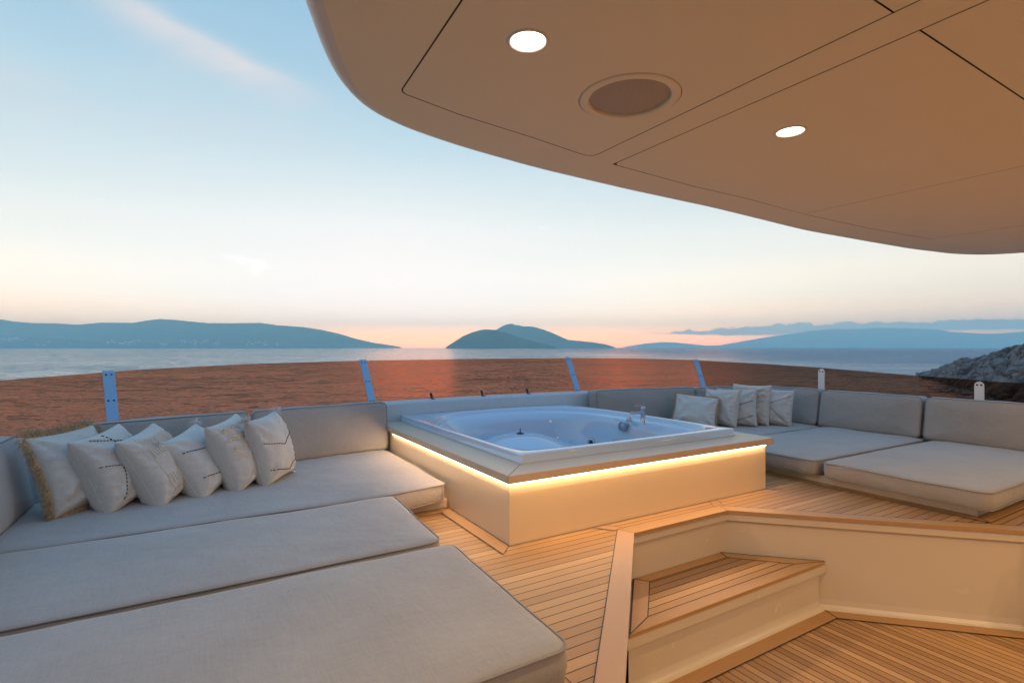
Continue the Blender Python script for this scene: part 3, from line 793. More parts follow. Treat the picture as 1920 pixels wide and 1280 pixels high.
# ------------------------------------------------------------------ pillows
def pillow(pos, w, h, T, phi, beta, label, style, roll=0., seed=0, tip=0.):
    """pos = bottom middle of the pillow; phi = heading of its front face, beta = lean back"""
    root = thing('scatter_pillow', label, 'pillow', 'scatter pillows')
    n0 = Vector((math.cos(phi), math.sin(phi), 0)); eh = Vector((-math.sin(phi), math.cos(phi), 0))
    ev = (Vector((0, 0, 1))*math.cos(beta)-n0*math.sin(beta)); nn = (n0*math.cos(beta)+Vector((0, 0, 1))*math.sin(beta))
    cr, sr = math.cos(roll), math.sin(roll); eh, ev = eh*cr+ev*sr, ev*cr-eh*sr
    G = 44
    base = Vector(pos)+Vector((0, 0, 1))*0
    cen = base+ev*(h/2)
    def P(s, t, side, lift=0.):
        # outline: corners pointed, sides drawn in
        ss = s*(1-.065*(1-abs(t)**2.2)*abs(s)**2); tt = t*(1-.07*(1-abs(s)**2.2)*abs(t)**2)
        q = max(0, (1-abs(s)**2.4)*(1-abs(t)**2.4))
        th = T/2*(q**.38)*(1+.18*(-t))
        x = ss*w/2; y = tt*h/2
        wr = noise.noise(Vector((s*2.2+seed, t*2.2, side*3+seed)))*.020*q
        # creases running in from the corners and the lower edge
        for (cx_, cy_) in ((-1, -1), (1, -1), (-1, 1), (1, 1)):
            dx, dy = s-cx_, t-cy_; rr = math.hypot(dx, dy)+1e-4; a = math.atan2(dy, dx)
            wr += .0075*math.sin(a*9+seed*1.7+cx_*2+cy_)*math.exp(-((rr-.5)/.35)**2)*min(1, q*3)
        wr += .0045*math.sin(t*26+math.sin(s*4+seed)*2.0)*math.exp(-((abs(s)-.86)/.16)**2)*min(1, q*4)
        wr += .006*math.sin(s*5+t*14+seed)*max(0, -t-.35)*min(1, q*3)
        sag = -.018*(1-t*t)*0
        bend = .03*s*s*0
        return cen+eh*x+ev*(y+sag)+nn*(side*(th+wr+lift)+tip*(1-q))
    vs = []; fs = []; idx = {}
    for side in (1, -1):
        for i in range(G+1):
            for j in range(G+1):
                s = math.sin((i/G*2-1)*math.pi/2*.98)/math.sin(math.pi/2*.98); t = math.sin((j/G*2-1)*math.pi/2*.98)/math.sin(math.pi/2*.98)
                edge = i in (0, G) or j in (0, G)
                if edge and side == -1: idx[(side, i, j)] = idx[(1, i, j)]; continue
                idx[(side, i, j)] = len(vs); vs.append(P(s, t, side))
    for side in (1, -1):
        for i in range(G):
            for j in range(G):
                f_ = (idx[(side, i, j)], idx[(side, i+1, j)], idx[(side, i+1, j+1)], idx[(side, i, j+1)]); fs.append(f_ if side == 1 else f_[::-1])
    b = MB(); b.add(vs, fs); cov = b.build('cover', M_LINEN, root)
    # edge seam
    sm = MB(); loop = [(-1+2*k_/20, -1) for k_ in range(20)]+[(1, -1+2*k_/20) for k_ in range(20)]+[(1-2*k_/20, 1) for k_ in range(20)]+[(-1, 1-2*k_/20) for k_ in range(20)]
    sm.tube([P(s, t, 1) for s, t in loop], .0026, 5, closed=True); sm.build('seam', M_LINEN, root)
    rr = random.Random(seed*13+5)
    def dashes(lines, mb, step=.034, r=.0024):
        for (a, c2) in lines:
            a = Vector(a); c2 = Vector(c2); Ln = (c2-a).length*w/2; n_ = max(1, int(Ln/step))
            n_ = max(2, int(Ln/.017))
            mb = MB()
            for k_ in range(n_):
                u0 = (k_+.18)/n_; u1 = (k_+.80)/n_; p = a.lerp(c2, u0); q = a.lerp(c2, u1)
                mb.tube([P(p.x, p.y, 1, .0015), P((p.x+q.x)/2, (p.y+q.y)/2, 1, .003), P(q.x, q.y, 1, .0015)], r, 5)
            mb.build('stitching', M_THREAD, root)
    if style in ('cross', 'cross2'):
        mb = MB()
        if style == 'cross': dashes([((-.93, .18), (.3, -.20)), ((-.72, -.80), (-.40, -.02)), ((-.40, -.02), (-.05, .60)), ((-.05, .60), (-.18, .95)), ((-.65, .90), (.7, .36))], mb)
        else: dashes([((-.85, .62), (.78, -.85)), ((-.85, -.25), (.88, .62))], mb, r=.0026)
    if style in ('chevron', 'chevron2', 'chevron3'):
        mb = MB(); x0 = -.88 if style == 'chevron' else -.92; rz = .0034 if style == 'chevron3' else .0028
        for yb in ((.42, -.45) if style == 'chevron' else (.22, -.58)):
            dashes([((x0, yb+.02), (.02, yb-.22)), ((.02, yb-.22), (.88, yb+.12))], mb, r=rz)
    if style == 'ribbed':
        mb = MB()
        for yc, hh in ((.50, .26), (-.52, .22)):
            for k_ in range(17):
                s = -.62+1.3*k_/16
                if s > .8: break
                mb.tube([P(s, yc-hh+2*hh*q/8, 1, .0015) for q in range(9)], .0030, 5)
        mb.tube([P(-.66, -.93+1.86*q/30, 1, .001) for q in range(31)], .0022, 5)
        mb.build('ribbed_band', M_CREAM, root)
    if style == 'knit':
        mb = MB()
        def knob(s, t, r):
            c = P(s, t, 1, .002)
            vs = [c+eh*r, c+ev*r, c-eh*r, c-ev*r, c+nn*r*.9]
            mb.add(vs, [(0, 1, 4), (1, 2, 4), (2, 3, 4), (3, 0, 4)])
        for row in range(15):
            t0 = .90-row*.075
            for k_ in range(34):
                s = -.78+1.6*k_/33
                zig = .10*abs(((s*2.2+row*.0) % 1)*2-1)
                if row in (1, 2, 5, 6, 9, 10, 13): knob(s, t0-zig, .0085+rr.random()*.002)
        for row in range(9):
            for k_ in range(20): knob(-.30+.055*k_+(row % 2)*.027, -.42-row*.055, .0072)
        mb.build('knitted_panel', M_CREAM, root)
    def strand(mb, p, dirv, ln, r0, droop=.4):
        q = Vector(p); dv = Vector(dirv).normalized(); pts = [q.copy()]
        for k_ in range(3):
            dv = (dv+Vector((rr.uniform(-.35, .35), rr.uniform(-.35, .35), -droop*.5+rr.uniform(-.2, .2)))).normalized(); q = q+dv*ln/3; pts.append(q.copy())
        mb.tube(pts, r0, 3, radii=[r0, r0*1.1, r0*.8, r0*.3], cap=False)
    if style.startswith('fringe'):
        mb = MB(); NS = 1500
        for k_ in range(NS):
            u = rr.random()*4; sdn = int(u); v = (u-sdn)*2-1
            s, t = [(v, -1), (1, v), (v, 1), (-1, v)][sdn]
            p = P(s*.985, t*.985, 1); out = eh*(s if abs(s) == 1 else 0)+ev*(t if abs(t) == 1 else 0)
            out = out+eh*rr.uniform(-.35, .35)+ev*rr.uniform(-.35, .35)+nn*rr.uniform(-.35, .35)
            strand(mb, p, out, rr.uniform(.034, .060) if style == 'fringe' else rr.uniform(.018, .032), .0021)
        mb.build('fringe', M_TAN, root)
    if style in ('chevron', 'chevron2', 'cross2', 'tassel', 'knit2'):
        for (s, t) in ((-1, 1), (1, 1), (-1, -1), (1, -1)):
            mb = MB(); p = P(s*.99, t*.99, 1)
            for k_ in range(110 if style == 'chevron' or style == 'chevron2' else 50):
                strand(mb, p, eh*s*.6+ev*t*.6+Vector((rr.uniform(-.9, .9), rr.uniform(-.9, .9), rr.uniform(-.6, .5))), rr.uniform(.03, .052) if style.startswith('chev') else .022, .0017, .5)
            mb.build('corner_tassel', M_WOOL, root)
    return root
Z0 = .203
D = math.radians
# left row, leaning on each other toward the side cushion
pillow((-.515, 3.75, Z0+.008), .39, .45, .23, D(-40), D(20), 'cream pillow with long tan fringe, leftmost of the left row', 'fringe', D(3), 1)
pillow((-.315, 3.76, Z0-.002), .40, .45, .24, D(-30), D(22), 'cream pillow with crossed black dashed lines in the left row', 'cross', D(7), 2)
pillow((-.095, 3.78, Z0-.002), .39, .45, .24, D(-27), D(26), 'plain cream pillow with ribbed bands, third in the left row', 'ribbed', D(9), 3)
pillow((.13, 3.85, Z0-.002), .42, .43, .23, D(-32), D(31), 'cream pillow with black chevron stitching between ribbed and knitted pillows', 'chevron', D(10), 4)
pillow((.32, 3.89, Z0-.002), .40, .46, .23, D(-30), D(22), 'cream pillow with a knobbly knitted front, fifth in the left row', 'knit', D(6), 5)
pillow((.49, 3.92, Z0-.002), .37, .45, .22, D(-36), D(14), 'cream pillow with white corner tassels at the right end of the left row', 'chevron2', D(4), 6)
# right corner
pillow((4.77, 4.04, Z0-.005), .47, .41, .20, D(-142), D(34), 'large plain pillow with tan fringe right behind the tub corner', 'fringe2', D(-6), 7)
pillow((5.13, 3.98, Z0), .42, .42, .18, D(-172), D(14), 'plain cream pillow half hidden behind the fringed pillow on the right', 'tassel', 0, 8)
pillow((5.31, 3.88, Z0), .44, .43, .19, D(-152), D(14), 'cream pillow with black zigzag stitching in the right corner', 'chevron3', D(2), 9)
pillow((5.54, 3.88, Z0), .44, .47, .19, D(-165), D(12), 'cream knobbly knitted pillow between two stitched pillows on the right', 'knit', 0, 10)
pillow((5.70, 3.72, Z0), .44, .43, .18, D(-152), D(16), 'cream pillow with a black stitched cross at the right end of its row', 'cross2', D(-4), 11)

# ------------------------------------------------------------------ hardtop with ceiling
ZC = 1.85
top = thing('hardtop', 'cream overhanging hardtop with flush ceiling panels above the sun deck', 'hardtop')
opx = [(573, 0), (586, 40), (603, 85), (620, 128), (640, 157), (665, 182), (700, 205), (760, 231), (860, 265), (1000, 305), (1170, 346), (1330, 381), (1500, 424), (1620, 446), (1700, 460), (1780, 470), (1840, 472), (1880, 470), (1920, 467)]
ol = [U(x, y, ZC+.035) for x, y in opx]
def chain(pts, step=.03):      # even spacing along the traced edge
    out = [Vector(pts[0])]
    for a_, b_ in zip(pts, pts[1:]):
        a_ = Vector(a_); b_ = Vector(b_); n_ = max(1, int((b_-a_).length/step))
        out += [a_.lerp(b_, q/n_) for q in range(1, n_+1)]
    for _ in range(14): out = [out[0]]+[(out[i-1]+out[i]*2+out[i+1])/4 for i in range(1, len(out)-1)]+[out[-1]]
    return [tuple(p) for p in out]
sx0 = ol[0]; ol = [(sx0[0]-.085, sx0[1]-.2)]+ol
ol = chain([(-.15, .35)]+ol+[(5.86, 1.30), (5.98, .9), (6.05, .3)])
ol = [(-.60, -4.), (-.42, -1.2), (-.28, -.2)]+ol+[(6.1, -.5), (6.2, -4.)]
olc = ol[::-1]     # ccw when seen from above
area = sum(olc[i][0]*olc[(i+1) % len(olc)][1]-olc[(i+1) % len(olc)][0]*olc[i][1] for i in range(len(olc)))
if area < 0: olc = olc[::-1]
def seamloop(pxs, r=0): return [U(x, y, ZC) for x, y in pxs]
def circ(c, r, n=40): return [(c[0]+r*math.cos(2*math.pi*k_/n), c[1]+r*math.sin(2*math.pi*k_/n)) for k_ in range(n)]
cross_y = U(1672, 24, ZC)[1]
xL = U(1724, 0, ZC)[0]; xR = (U(1836, 0, ZC)[0]+U(1176, 302, ZC)[0])/2; x3 = U(1920, 311, ZC)[0]
p1a = U(749, 166, ZC)
front1 = [U(*p, ZC) for p in [(752, 173), (860, 214), (1000, 258), (1085, 287)]]
A_ = U(855, 0, ZC); B_ = U(748, 150, ZC)
dirA = (A_[0]-B_[0], A_[1]-B_[1])
k1 = (cross_y-A_[1])/dirA[1]
P1 = [(A_[0]+dirA[0]*k1, cross_y), (xL, cross_y), (xL, U(1130, 299, ZC)[1]), *reversed(front1[1:]), (front1[0][0], front1[0][1])]
P1 = roundpoly(P1, [.0, .0, .045, .2, .3, .3, .03], 6)
front2 = [U(*p, ZC) for p in [(1172, 313), (1300, 349), (1400, 372), (1515, 403), (1630, 428), (1745, 448)]]
gap = .0042
P2 = [(xR, cross_y), (x3-.0015, cross_y), (x3-.0015, U(1515, 403, ZC)[1]), front2[2], front2[1], (xR, front2[0][1])]
P2 = roundpoly(P2, [0, 0, 0, .2, .2, .03], 6)
P2b = [(x3+.0015, cross_y), (front2[5][0], cross_y), (front2[5][0], front2[5][1]), front2[4], (x3+.0015, U(1519, 404, ZC)[1])]
P3 = [(P1[0][0], -.9), (xL, -.9), (xL, cross_y-gap), (P1[0][0], cross_y-gap)]
P4 = [(xR, -.9), (front2[5][0], -.9), (front2[5][0], cross_y-gap), (xR, cross_y-gap)]
DL = [U(990, 78, ZC), U(1482, 247, ZC)]; SPK = U(1180, 185, ZC); SPK2 = U(1935, 440, ZC)
def ccw(p):
    a = sum(p[i][0]*p[(i+1) % len(p)][1]-p[(i+1) % len(p)][0]*p[i][1] for i in range(len(p)))
    return p if a > 0 else p[::-1]
def grow(p, d_): return offsetpoly(ccw(p), -d_)
flat = offsetpoly(olc, .05)
DLR = .047
extra = [(2.0, -.6), (3.3, -.35), (4.5, -.2), (5.45, .75), (3.3, -1.7), (4.6, -1.6), (2.0, -1.8), (3.3, -2.9)]  # all out of view; the rearmost are added to bounce light onto the ceiling
def inside(p, poly):
    c_ = False
    for i in range(len(poly)):
        (x1_, y1_), (x2_, y2_) = poly[i], poly[i-1]
        if (y1_ > p[1]) != (y2_ > p[1]) and p[0] < (x2_-x1_)*(p[1]-y1_)/(y2_-y1_)+x1_: c_ = not c_
    return c_
U2 = ccw([(xR, cross_y), (front2[5][0], cross_y), *[q for q in [front2[5], front2[4], front2[3], front2[2], front2[1]]], (xR, front2[0][1])])
U2 = roundpoly(U2, [0, 0, .0, .2, .2, .2, .2, .03], 6) if False else U2
holes = [grow(P1, gap), grow(U2, gap), grow(P3, gap), grow(P4, gap)]
# merge: cross seams leave frame strips of 0 width, so the two pairs are cut from the frame as joint holes
H1 = ccw([*P3[:1], P3[1], (xL, cross_y)]+[]) 
def joint(Pfront, x0_, x1_, y0_):
    pf = ccw(Pfront); return pf
J1 = grow([P3[0], P3[1]]+P1[1:]+[P1[0]], gap)
J2 = grow(ccw([(xR, -.9), (front2[5][0], -.9)]+[q for q in ccw(U2) if q[1] > cross_y+.01]), gap)
fill([flat, J1, J2], ZC, 'ceiling_border', M_CEIL, top, up=False)
fill([offsetpoly(olc, .12)], ZC+.030, 'seam_backing', M_GROOVE, top, up=False)
allpan = [P1, P2, P2b, P3, P4]
for pl in allpan:
    pl = ccw(pl); hs = []
    for c_ in DL+extra:
        if inside(c_, pl): hs.append(circ(c_, DLR)[::-1])
    for c_ in (SPK,):
        if inside(c_, pl): hs.append(circ(c_, .152, 56)[::-1])
    fill([pl]+hs, ZC, 'ceiling_panel', M_CEIL, top, up=False)
# edge roll and roof skin
b = MB(); rows = []
for off, z_ in ((.05, ZC), (.030, ZC+.003), (.014, ZC+.012), (.004, ZC+.024), (.0, ZC+.040), (.004, ZC+.07), (.012, ZC+.10), (.03, ZC+.13), (.07, ZC+.15)):
    rows.append([(x, y, z_) for x, y in offsetpoly(olc, off)])
n = len(olc); vs = [q for r_ in rows for q in r_]; fs = []
for i in range(len(rows)-1):
    for j in range(n): fs.append((i*n+j, i*n+(j+1) % n, (i+1)*n+(j+1) % n, (i+1)*n+j)[::-1])
b.add(vs, fs); b.build('rolled_edge', M_ROOFEDGE, top)
fill([offsetpoly(olc, .07)], ZC+.15, 'roof_skin', M_WHITE, top)

def downlight(c, label, power=38.):
    r = thing('downlight', label, 'ceiling light', 'ceiling downlights', (c[0], c[1], ZC))
    g = MB(); g.lathe([(DLR+.006, 0.), (DLR+.005, -.003), (DLR-.001, -.003), (DLR-.004, .000), (DLR-.005, .018)], 40, (0, 0, 0)); g.build('trim_ring', M_WHITE, r)
    g = MB(); g.lathe([(0, .016), (DLR-.0045, .016)], 40, (0, 0, 0), flip=True); g.build('lens', M_DOWN, r)
    ld = bpy.data.lights.new('downlight_beam', 'SPOT'); ld.energy = power; ld.color = (1., .64, .30); ld.spot_size = D(150); ld.spot_blend = .7; ld.shadow_soft_size = .03
    lo_ = bpy.data.objects.new('downlight_beam', ld); C.objects.link(lo_); lo_.parent = r; lo_.location = (0, 0, -.006)
    return r
downlight(DL[0], 'round lit downlight nearest the rounded left corner of the ceiling')
downlight(DL[1], 'smaller looking lit downlight right of the ceiling speaker')
for i, c_ in enumerate(extra): downlight(c_, 'lit downlight further back in the ceiling, out of the photo', 110. if c_[1] < -1. else 42.)  # added rear lamps run stronger so the lit floor brightens the ceiling

def speaker(c, label):
    r = thing('ceiling_speaker', label, 'speaker', 'ceiling speakers', (c[0], c[1], ZC))
    g = MB(); g.lathe([(.150, .012), (.150, -.001), (.147, -.0035), (.124, -.0035), (.121, -.001), (.121, .012)], 64, (0, 0, 0)); g.build('rim', M_CEIL, r)
    g = MB(); g.lathe([(.121, .006), (.10, .003), (.06, .001), (0, .0005)], 64, (0, 0, 0), flip=False); g.build('grille', M_GRILLM, r)
    return r
m_, nt, bs = newmat('perforated_grille'); co = objco(nt, (210, 210, 0))
v = N(nt, 'ShaderNodeTexVoronoi'); v.inputs['Randomness'].default_value = 0.; L(nt, co, v.inputs['Vector']); v.inputs['Scale'].default_value = 1.
f_ = math_(nt, 'LESS_THAN', v.outputs['Distance'], .33)
L(nt, mix_(nt, f_, (.62, .56, .45), (.10, .085, .065)), bs.inputs['Base Color']); bs.inputs['Roughness'].default_value = .6
M_GRILLM = m_
speaker(SPK, 'round flush loudspeaker with mesh grille between the two downlights')
speaker(SPK2, 'second round ceiling loudspeaker cut off at the right edge')

# ------------------------------------------------------------------ sea, hills, islands
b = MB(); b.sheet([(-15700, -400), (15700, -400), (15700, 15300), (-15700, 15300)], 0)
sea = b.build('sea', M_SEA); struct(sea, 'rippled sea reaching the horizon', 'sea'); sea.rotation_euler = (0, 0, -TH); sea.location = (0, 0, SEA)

def prof_at(tab, x): return interp(x, tab)
def ridge(name, tab, D0, W, mat, label, cat, gully=.16, seed=0, kind='structure', nx=220, ny=26, base_y=650.6):
    x0, x1 = tab[0][0], tab[-1][0]; vs = []; fs = []
    for i in range(nx+1):
        px = x0+(x1-x0)*i/nx; top_ = prof_at(tab, px)
        for j in range(ny+1):
            t = j/ny
            Yd = D0+W*t; X = (px-960)/F*Yd
            tr_ = .62
            hr = max(0, (base_y+.6-top_))/F*(D0+W*tr_)*1.0 + (H-SEA)*.9
            if top_ >= 650.4: hr = (H-SEA)*.3
            u_ = t/tr_ if t < tr_ else (1-t)/(1-tr_)
            u_ = max(0, min(1, u_)); shp = (math.sin(u_*math.pi/2))**.85 if t < tr_ else u_
            shp = min(shp, 1.0)
            x, y = cam2w(X, Yd)
            nz = noise.fractal(Vector((x/900.+seed, y/900., seed*1.3)), 1., 2., 5)*gully*hr*math.sin(math.pi*min(1, u_))*1.1
            z = SEA-2+(hr+2)*shp+(nz if u_ < .97 else 0)
            if t < tr_: z = min(z, SEA+(hr)*(D0+W*t)/(D0+W*tr_)*.985)
            vs.append((x, y, z))
    for i in range(nx):
        for j in range(ny):
            a = i*(ny+1)+j; fs.append((a, a+ny+1, a+ny+2, a+1))
    b = MB(); b.add(vs, fs); o = b.build(name, mat)
    struct(o, label, cat) if kind == 'structure' else tag(o, label, cat)
    return o
ridge('hills', [(-420, 610), (-250, 600), (-100, 592), (0, 597.5), (28, 602), (60, 605), (100, 605), (145, 608), (190, 604), (250, 604.5), (275, 600), (300, 597), (330, 599), (390, 605), (450, 605), (490, 604.5), (520, 609), (565, 612), (600, 617), (640, 626), (665, 634), (700, 642), (730, 646.5), (752, 650.3)], 7600, 3000, M_HILL, 'long hazy hilly coast with scattered villages on the left', 'hills', seed=1, nx=420, ny=40)
ridge('hills', [(-420, 630), (-200, 622), (0, 628), (60, 632), (120, 636), (200, 640), (330, 643), (470, 645), (560, 648), (640, 650.2)], 6900, 900, M_HILL, 'low foreshore ridge in front of the left hills', 'hills', seed=4, nx=300, ny=20)
ridge('island', [(896, 650.2), (918, 627), (932, 616.5), (940, 611.5), (950, 607.3), (957, 606), (961, 606), (967, 609), (971, 608), (980, 611), (994, 611), (1005, 613), (1018, 617), (1030, 621), (1050, 630), (1065, 636.5), (1085, 638.5), (1110, 641), (1135, 645), (1153, 650.3)], 7600, 1500, M_ISLE, 'farther, paler island behind the dark one with a peaked top', 'island', seed=2, nx=180)
ridge('island', [(836, 650.2), (850, 641.5), (868, 629.5), (885, 622.5), (900, 618), (912, 616.5), (928, 618), (950, 624), (975, 632), (1000, 639), (1020, 644.5), (1042, 650.2)], 5200, 900, M_ISLE, 'nearer, darker domed island in the middle of the horizon', 'island', seed=3, nx=160)
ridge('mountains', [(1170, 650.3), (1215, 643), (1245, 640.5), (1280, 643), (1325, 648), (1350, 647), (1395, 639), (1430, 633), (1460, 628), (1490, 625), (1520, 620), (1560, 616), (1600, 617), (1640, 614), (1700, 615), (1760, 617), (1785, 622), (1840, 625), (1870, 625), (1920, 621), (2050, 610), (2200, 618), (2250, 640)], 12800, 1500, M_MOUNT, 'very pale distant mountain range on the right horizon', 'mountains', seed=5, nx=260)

# villages on the left coast
hb = MB(); hb.box((-7, -5, 0), (7, 5, 7)); hb.add([(-7.5, -5.5, 7), (7.5, -5.5, 7), (7.5, 5.5, 7), (-7.5, 5.5, 7), (-7.5, 0, 10), (7.5, 0, 10)], [(0, 1, 5, 4), (2, 3, 4, 5), (0, 4, 3), (1, 2, 5)], 1, False)
M_HOUSE = plain('whitewash', (.85, .83, .78), .7); M_TILE = plain('clay_tile', (.45, .25, .16), .8)
hs0 = None
spots = [(R.uniform(2, 50), R.uniform(634, 640)) for _ in range(22)]+[(R.uniform(200, 262), R.uniform(638, 646)) for _ in range(20)]+[(306+R.uniform(-5, 8), 645+R.uniform(-2, 2)) for _ in range(6)]+[(R.uniform(340, 412), R.uniform(638, 647)) for _ in range(22)]+[(R.uniform(462, 530), R.uniform(641, 647)) for _ in range(14)]+[(91, 642), (131, 643), (70, 647), (82, 647.4), (85, 647)]
bpy.context.view_layer.update()
dg = bpy.context.evaluated_depsgraph_get()
hillobs = [o for o in C.objects if o.name.startswith('hills')]
for px, py in spots:
    dvec = cam2w((px-960)/F, 1.0); dr = Vector((dvec[0], dvec[1], -(py-HZ)/F)).normalized(); org = Vector((0, 0, H)); best = None
    for o in hillobs:
        ok, loc, nr_, fi = o.ray_cast(org, dr)
        if ok and (best is None or (loc-org).length < (best-org).length): best = loc
    if best is None: continue
    if hs0 is None:
        o = hb.build('house', [M_HOUSE, M_TILE]); hs0 = o
        tag(o, 'tiny white coastal house on the hazy left shore', 'house', 'white houses along the left coast')
    else:
        o = hs0.copy(); C.objects.link(o)
    o.location = best+Vector((0, 0, -.5)); o.rotation_euler = (0, 0, R.uniform(-.5, .9)); sc_ = R.uniform(1.0, 1.9); o.scale = (sc_*1.2, sc_, sc_)

def boat(px, dist, sc, label, mast=True):
    x, y = cam2w((px-960)/F*dist, dist); r = thing('sailing_boat', label, 'boat', 'distant boats', (x, y, SEA))
    g = MB(); pl = [(-6, 0), (-5, -1.6), (2, -1.8), (7, 0), (2, 1.8), (-5, 1.6)]
    g.prism(pl, 0, 1.6); g.box((-3, -1, 1.6), (1.5, 1, 2.6)); g.build('hull', M_WHITE if mast else M_BLACK, r)
    if mast:
        g = MB(); g.tube([(0, 0, 1.6), (0, 0, 15)], .12, 6); g.tube([(0, 0, 3), (-5, 0, 3.2)], .12, 6); g.build('mast', M_WHITE, r)
    r.scale = (sc, sc, sc); r.rotation_euler = (0, 0, -TH+.2); return r
boat(1285, 2600, 1.6, 'tiny sailing boat on the horizon right of the islands')
boat(52, 2300, .7, 'tiny dark boat below the left hills')
boat(712, 2500, .8, 'tiny boat off the tip of the long left headland')

# rocky shore on the right
sky_ = [(1712, 704), (1735, 694), (1760, 687), (1800, 671), (1840, 662), (1875, 649.5), (1893, 645.5), (1899, 640), (1920, 637), (2000, 622), (2150, 600), (2400, 590)]
vs = []; fs = []; nx, ny = 230, 90
for i in range(nx+1):
    a = i/nx; px = 1708+(2400-1708)*a**1.15
    Yr = interp(px, [(1708, 205), (1800, 160), (1920, 118), (2100, 95), (2400, 80)])
    hr = H-(prof_at(sky_, px)-HZ)/F*Yr-SEA-.6
    for j in range(ny+1):
        t = j/ny; u_ = t/.6 if t < .6 else (1-t)/.4
        Yd = Yr+(t-.6)*(46+10*a); x, y = cam2w((px-960)/F*Yd, Yd)
        z = SEA-1.5+(hr+1.5)*(u_**.8 if t < .6 else u_**.7)
        p = Vector((x, y, z)); f1, _ = noise.voronoi(Vector((x/6.5+3, y/6.5, z/4.5))); f2, _ = noise.voronoi(Vector((x/2.4, y/2.4, z/2.)))
        dz = (.55-f1[0])*1.0+(.5-f2[0])*.7
        sc_ = min(1, max(.12, hr/6))
        vs.append((x-dz*.3*sc_*DV[0], y-dz*.3*sc_*DV[1], z+(dz-.6)*.8*sc_))
for i in range(nx):
    for j in range(ny):
        a = i*(ny+1)+j; fs.append((a, a+ny+1, a+ny+2, a+1))
b = MB(); b.add(vs, fs, 0, False)
bm0 = bmesh.new(); bmesh.ops.create_icosphere(bm0, subdivisions=3, radius=1.); ico_v = [v.co.copy() for v in bm0.verts]; ico_f = [tuple(v.index for v in f.verts) for f in bm0.faces]; bm0.free()
rk = random.Random(21)
for k_ in range(620):
    i = int(nx*rk.random()**1.25); j = int(ny*rk.uniform(.03, .68)); c_ = Vector(vs[i*(ny+1)+j]); dist_ = c_.length
    r_ = rk.choice((1.0, 1.3, 1.7, 2.2, 3.0))*rk.uniform(.7, 1.15)*(1.7 if dist_ < 130 else .85)
    sc3 = Vector((rk.uniform(.8, 1.35), rk.uniform(.8, 1.25), rk.uniform(.6, .95)))*r_; rt = Matrix.Rotation(rk.uniform(0, 6.3), 3, 'Z') @ Matrix.Rotation(rk.uniform(-.5, .5), 3, 'X')
    o_ = Vector((rk.uniform(0, 90), 0, 0)); pv_ = []
    for v in ico_v:
        d1_, _p = noise.voronoi(v*1.15+o_); n_ = 1-.34*max(0, .62-(d1_[1]-d1_[0]))*1.2+.16*noise.noise(v*2.3+o_)+.05*noise.noise(v*6+o_)
        q = Vector((v.x*sc3.x, v.y*sc3.y, v.z*sc3.z))*n_; pv_.append(c_+rt @ q+Vector((0, 0, -r_*.35)))
    b.add(pv_, ico_f, 0, False)
struct(b.build('rocky_shore', M_ROCK), 'grey boulder strewn shore rising at the right edge', 'rocky shore')

# ------------------------------------------------------------------ haze
HAZE = True
if HAZE:
    m = bpy.data.materials.new('sea_haze'); m.use_nodes = True; nt = m.node_tree; nt.nodes.remove(nt.nodes['Principled BSDF'])
    pv = N(nt, 'ShaderNodeVolumePrincipled'); pv.inputs['Color'].default_value = (.64, .98, .99, 1); pv.inputs['Density'].default_value = 1.15e-4
    pv.inputs['Anisotropy'].default_value = .45
    L(nt, pv.outputs[0], nt.nodes['Material Output'].inputs['Volume'])
    b = MB(); b.box((-16000, -700, SEA-1.), (16000, 15600, 700.)); o = b.build('haze', m); o.rotation_euler = (0, 0, -TH); o['kind'] = 'stuff'
    o['label'] = 'pale evening sea haze softening the far coast'; o['category'] = 'haze'

# ------------------------------------------------------------------ sky
SC = bpy.context.scene
w = bpy.data.worlds.new("World"); SC.world = w; w.use_nodes = True; nt = w.node_tree
bg = nt.nodes['Background']
tc = N(nt, 'ShaderNodeTexCoord'); rot = N(nt, 'ShaderNodeVectorRotate', rotation_type='Z_AXIS'); rot.inputs['Angle'].default_value = TH
L(nt, tc.outputs['Generated'], rot.inputs['Vector'])
sx = N(nt, 'ShaderNodeSeparateXYZ'); L(nt, rot.outputs[0], sx.inputs[0])       # bearing frame: +y straight ahead over the bow quarter
X_, Y_, Z_ = sx.outputs
el = math_(nt, 'MULTIPLY', math_(nt, 'ARCSINE', Z_), 180/math.pi)              # elevation, degrees
az = math_(nt, 'MULTIPLY', math_(nt, 'ARCTAN2', X_, Y_), 180/math.pi)          # bearing, degrees, + to the right
e01 = math_(nt, 'DIVIDE', el, 90., clamp=True)
SUNAZ = -13.
sky = ramp_(nt, e01, [(0, (7.0, 1.9, .25)), (1.0/90, (6.6, 2.3, .45)), (2.4/90, (4.3, 2.3, .9)), (5/90, (2.3, 1.75, 1.18)), (9/90, (1.36, 1.24, 1.05)), (14/90, (.85, .92, .91)), (20/90, (.56, .75, .84)), (27/90, (.40, .61, .76)), (36/90, (.28, .50, .72)), (50/90, (.26, .54, .98)), (1., (.26, .56, 1.08))])
da = math_(nt, 'SUBTRACT', az, SUNAZ)
rt_ = N(nt, 'ShaderNodeMapRange', interpolation_type='SMOOTHSTEP'); L(nt, az, rt_.inputs[0]); rt_.inputs[1].default_value = 6.; rt_.inputs[2].default_value = 42.
lowb = N(nt, 'ShaderNodeMapRange', interpolation_type='SMOOTHSTEP'); L(nt, el, lowb.inputs[0]); lowb.inputs[1].default_value = 11.; lowb.inputs[2].default_value = 1.
sky = mix_(nt, math_(nt, 'MULTIPLY', math_(nt, 'MULTIPLY', rt_.outputs[0], lowb.outputs[0]), .42), sky, (.62, .60, .56))
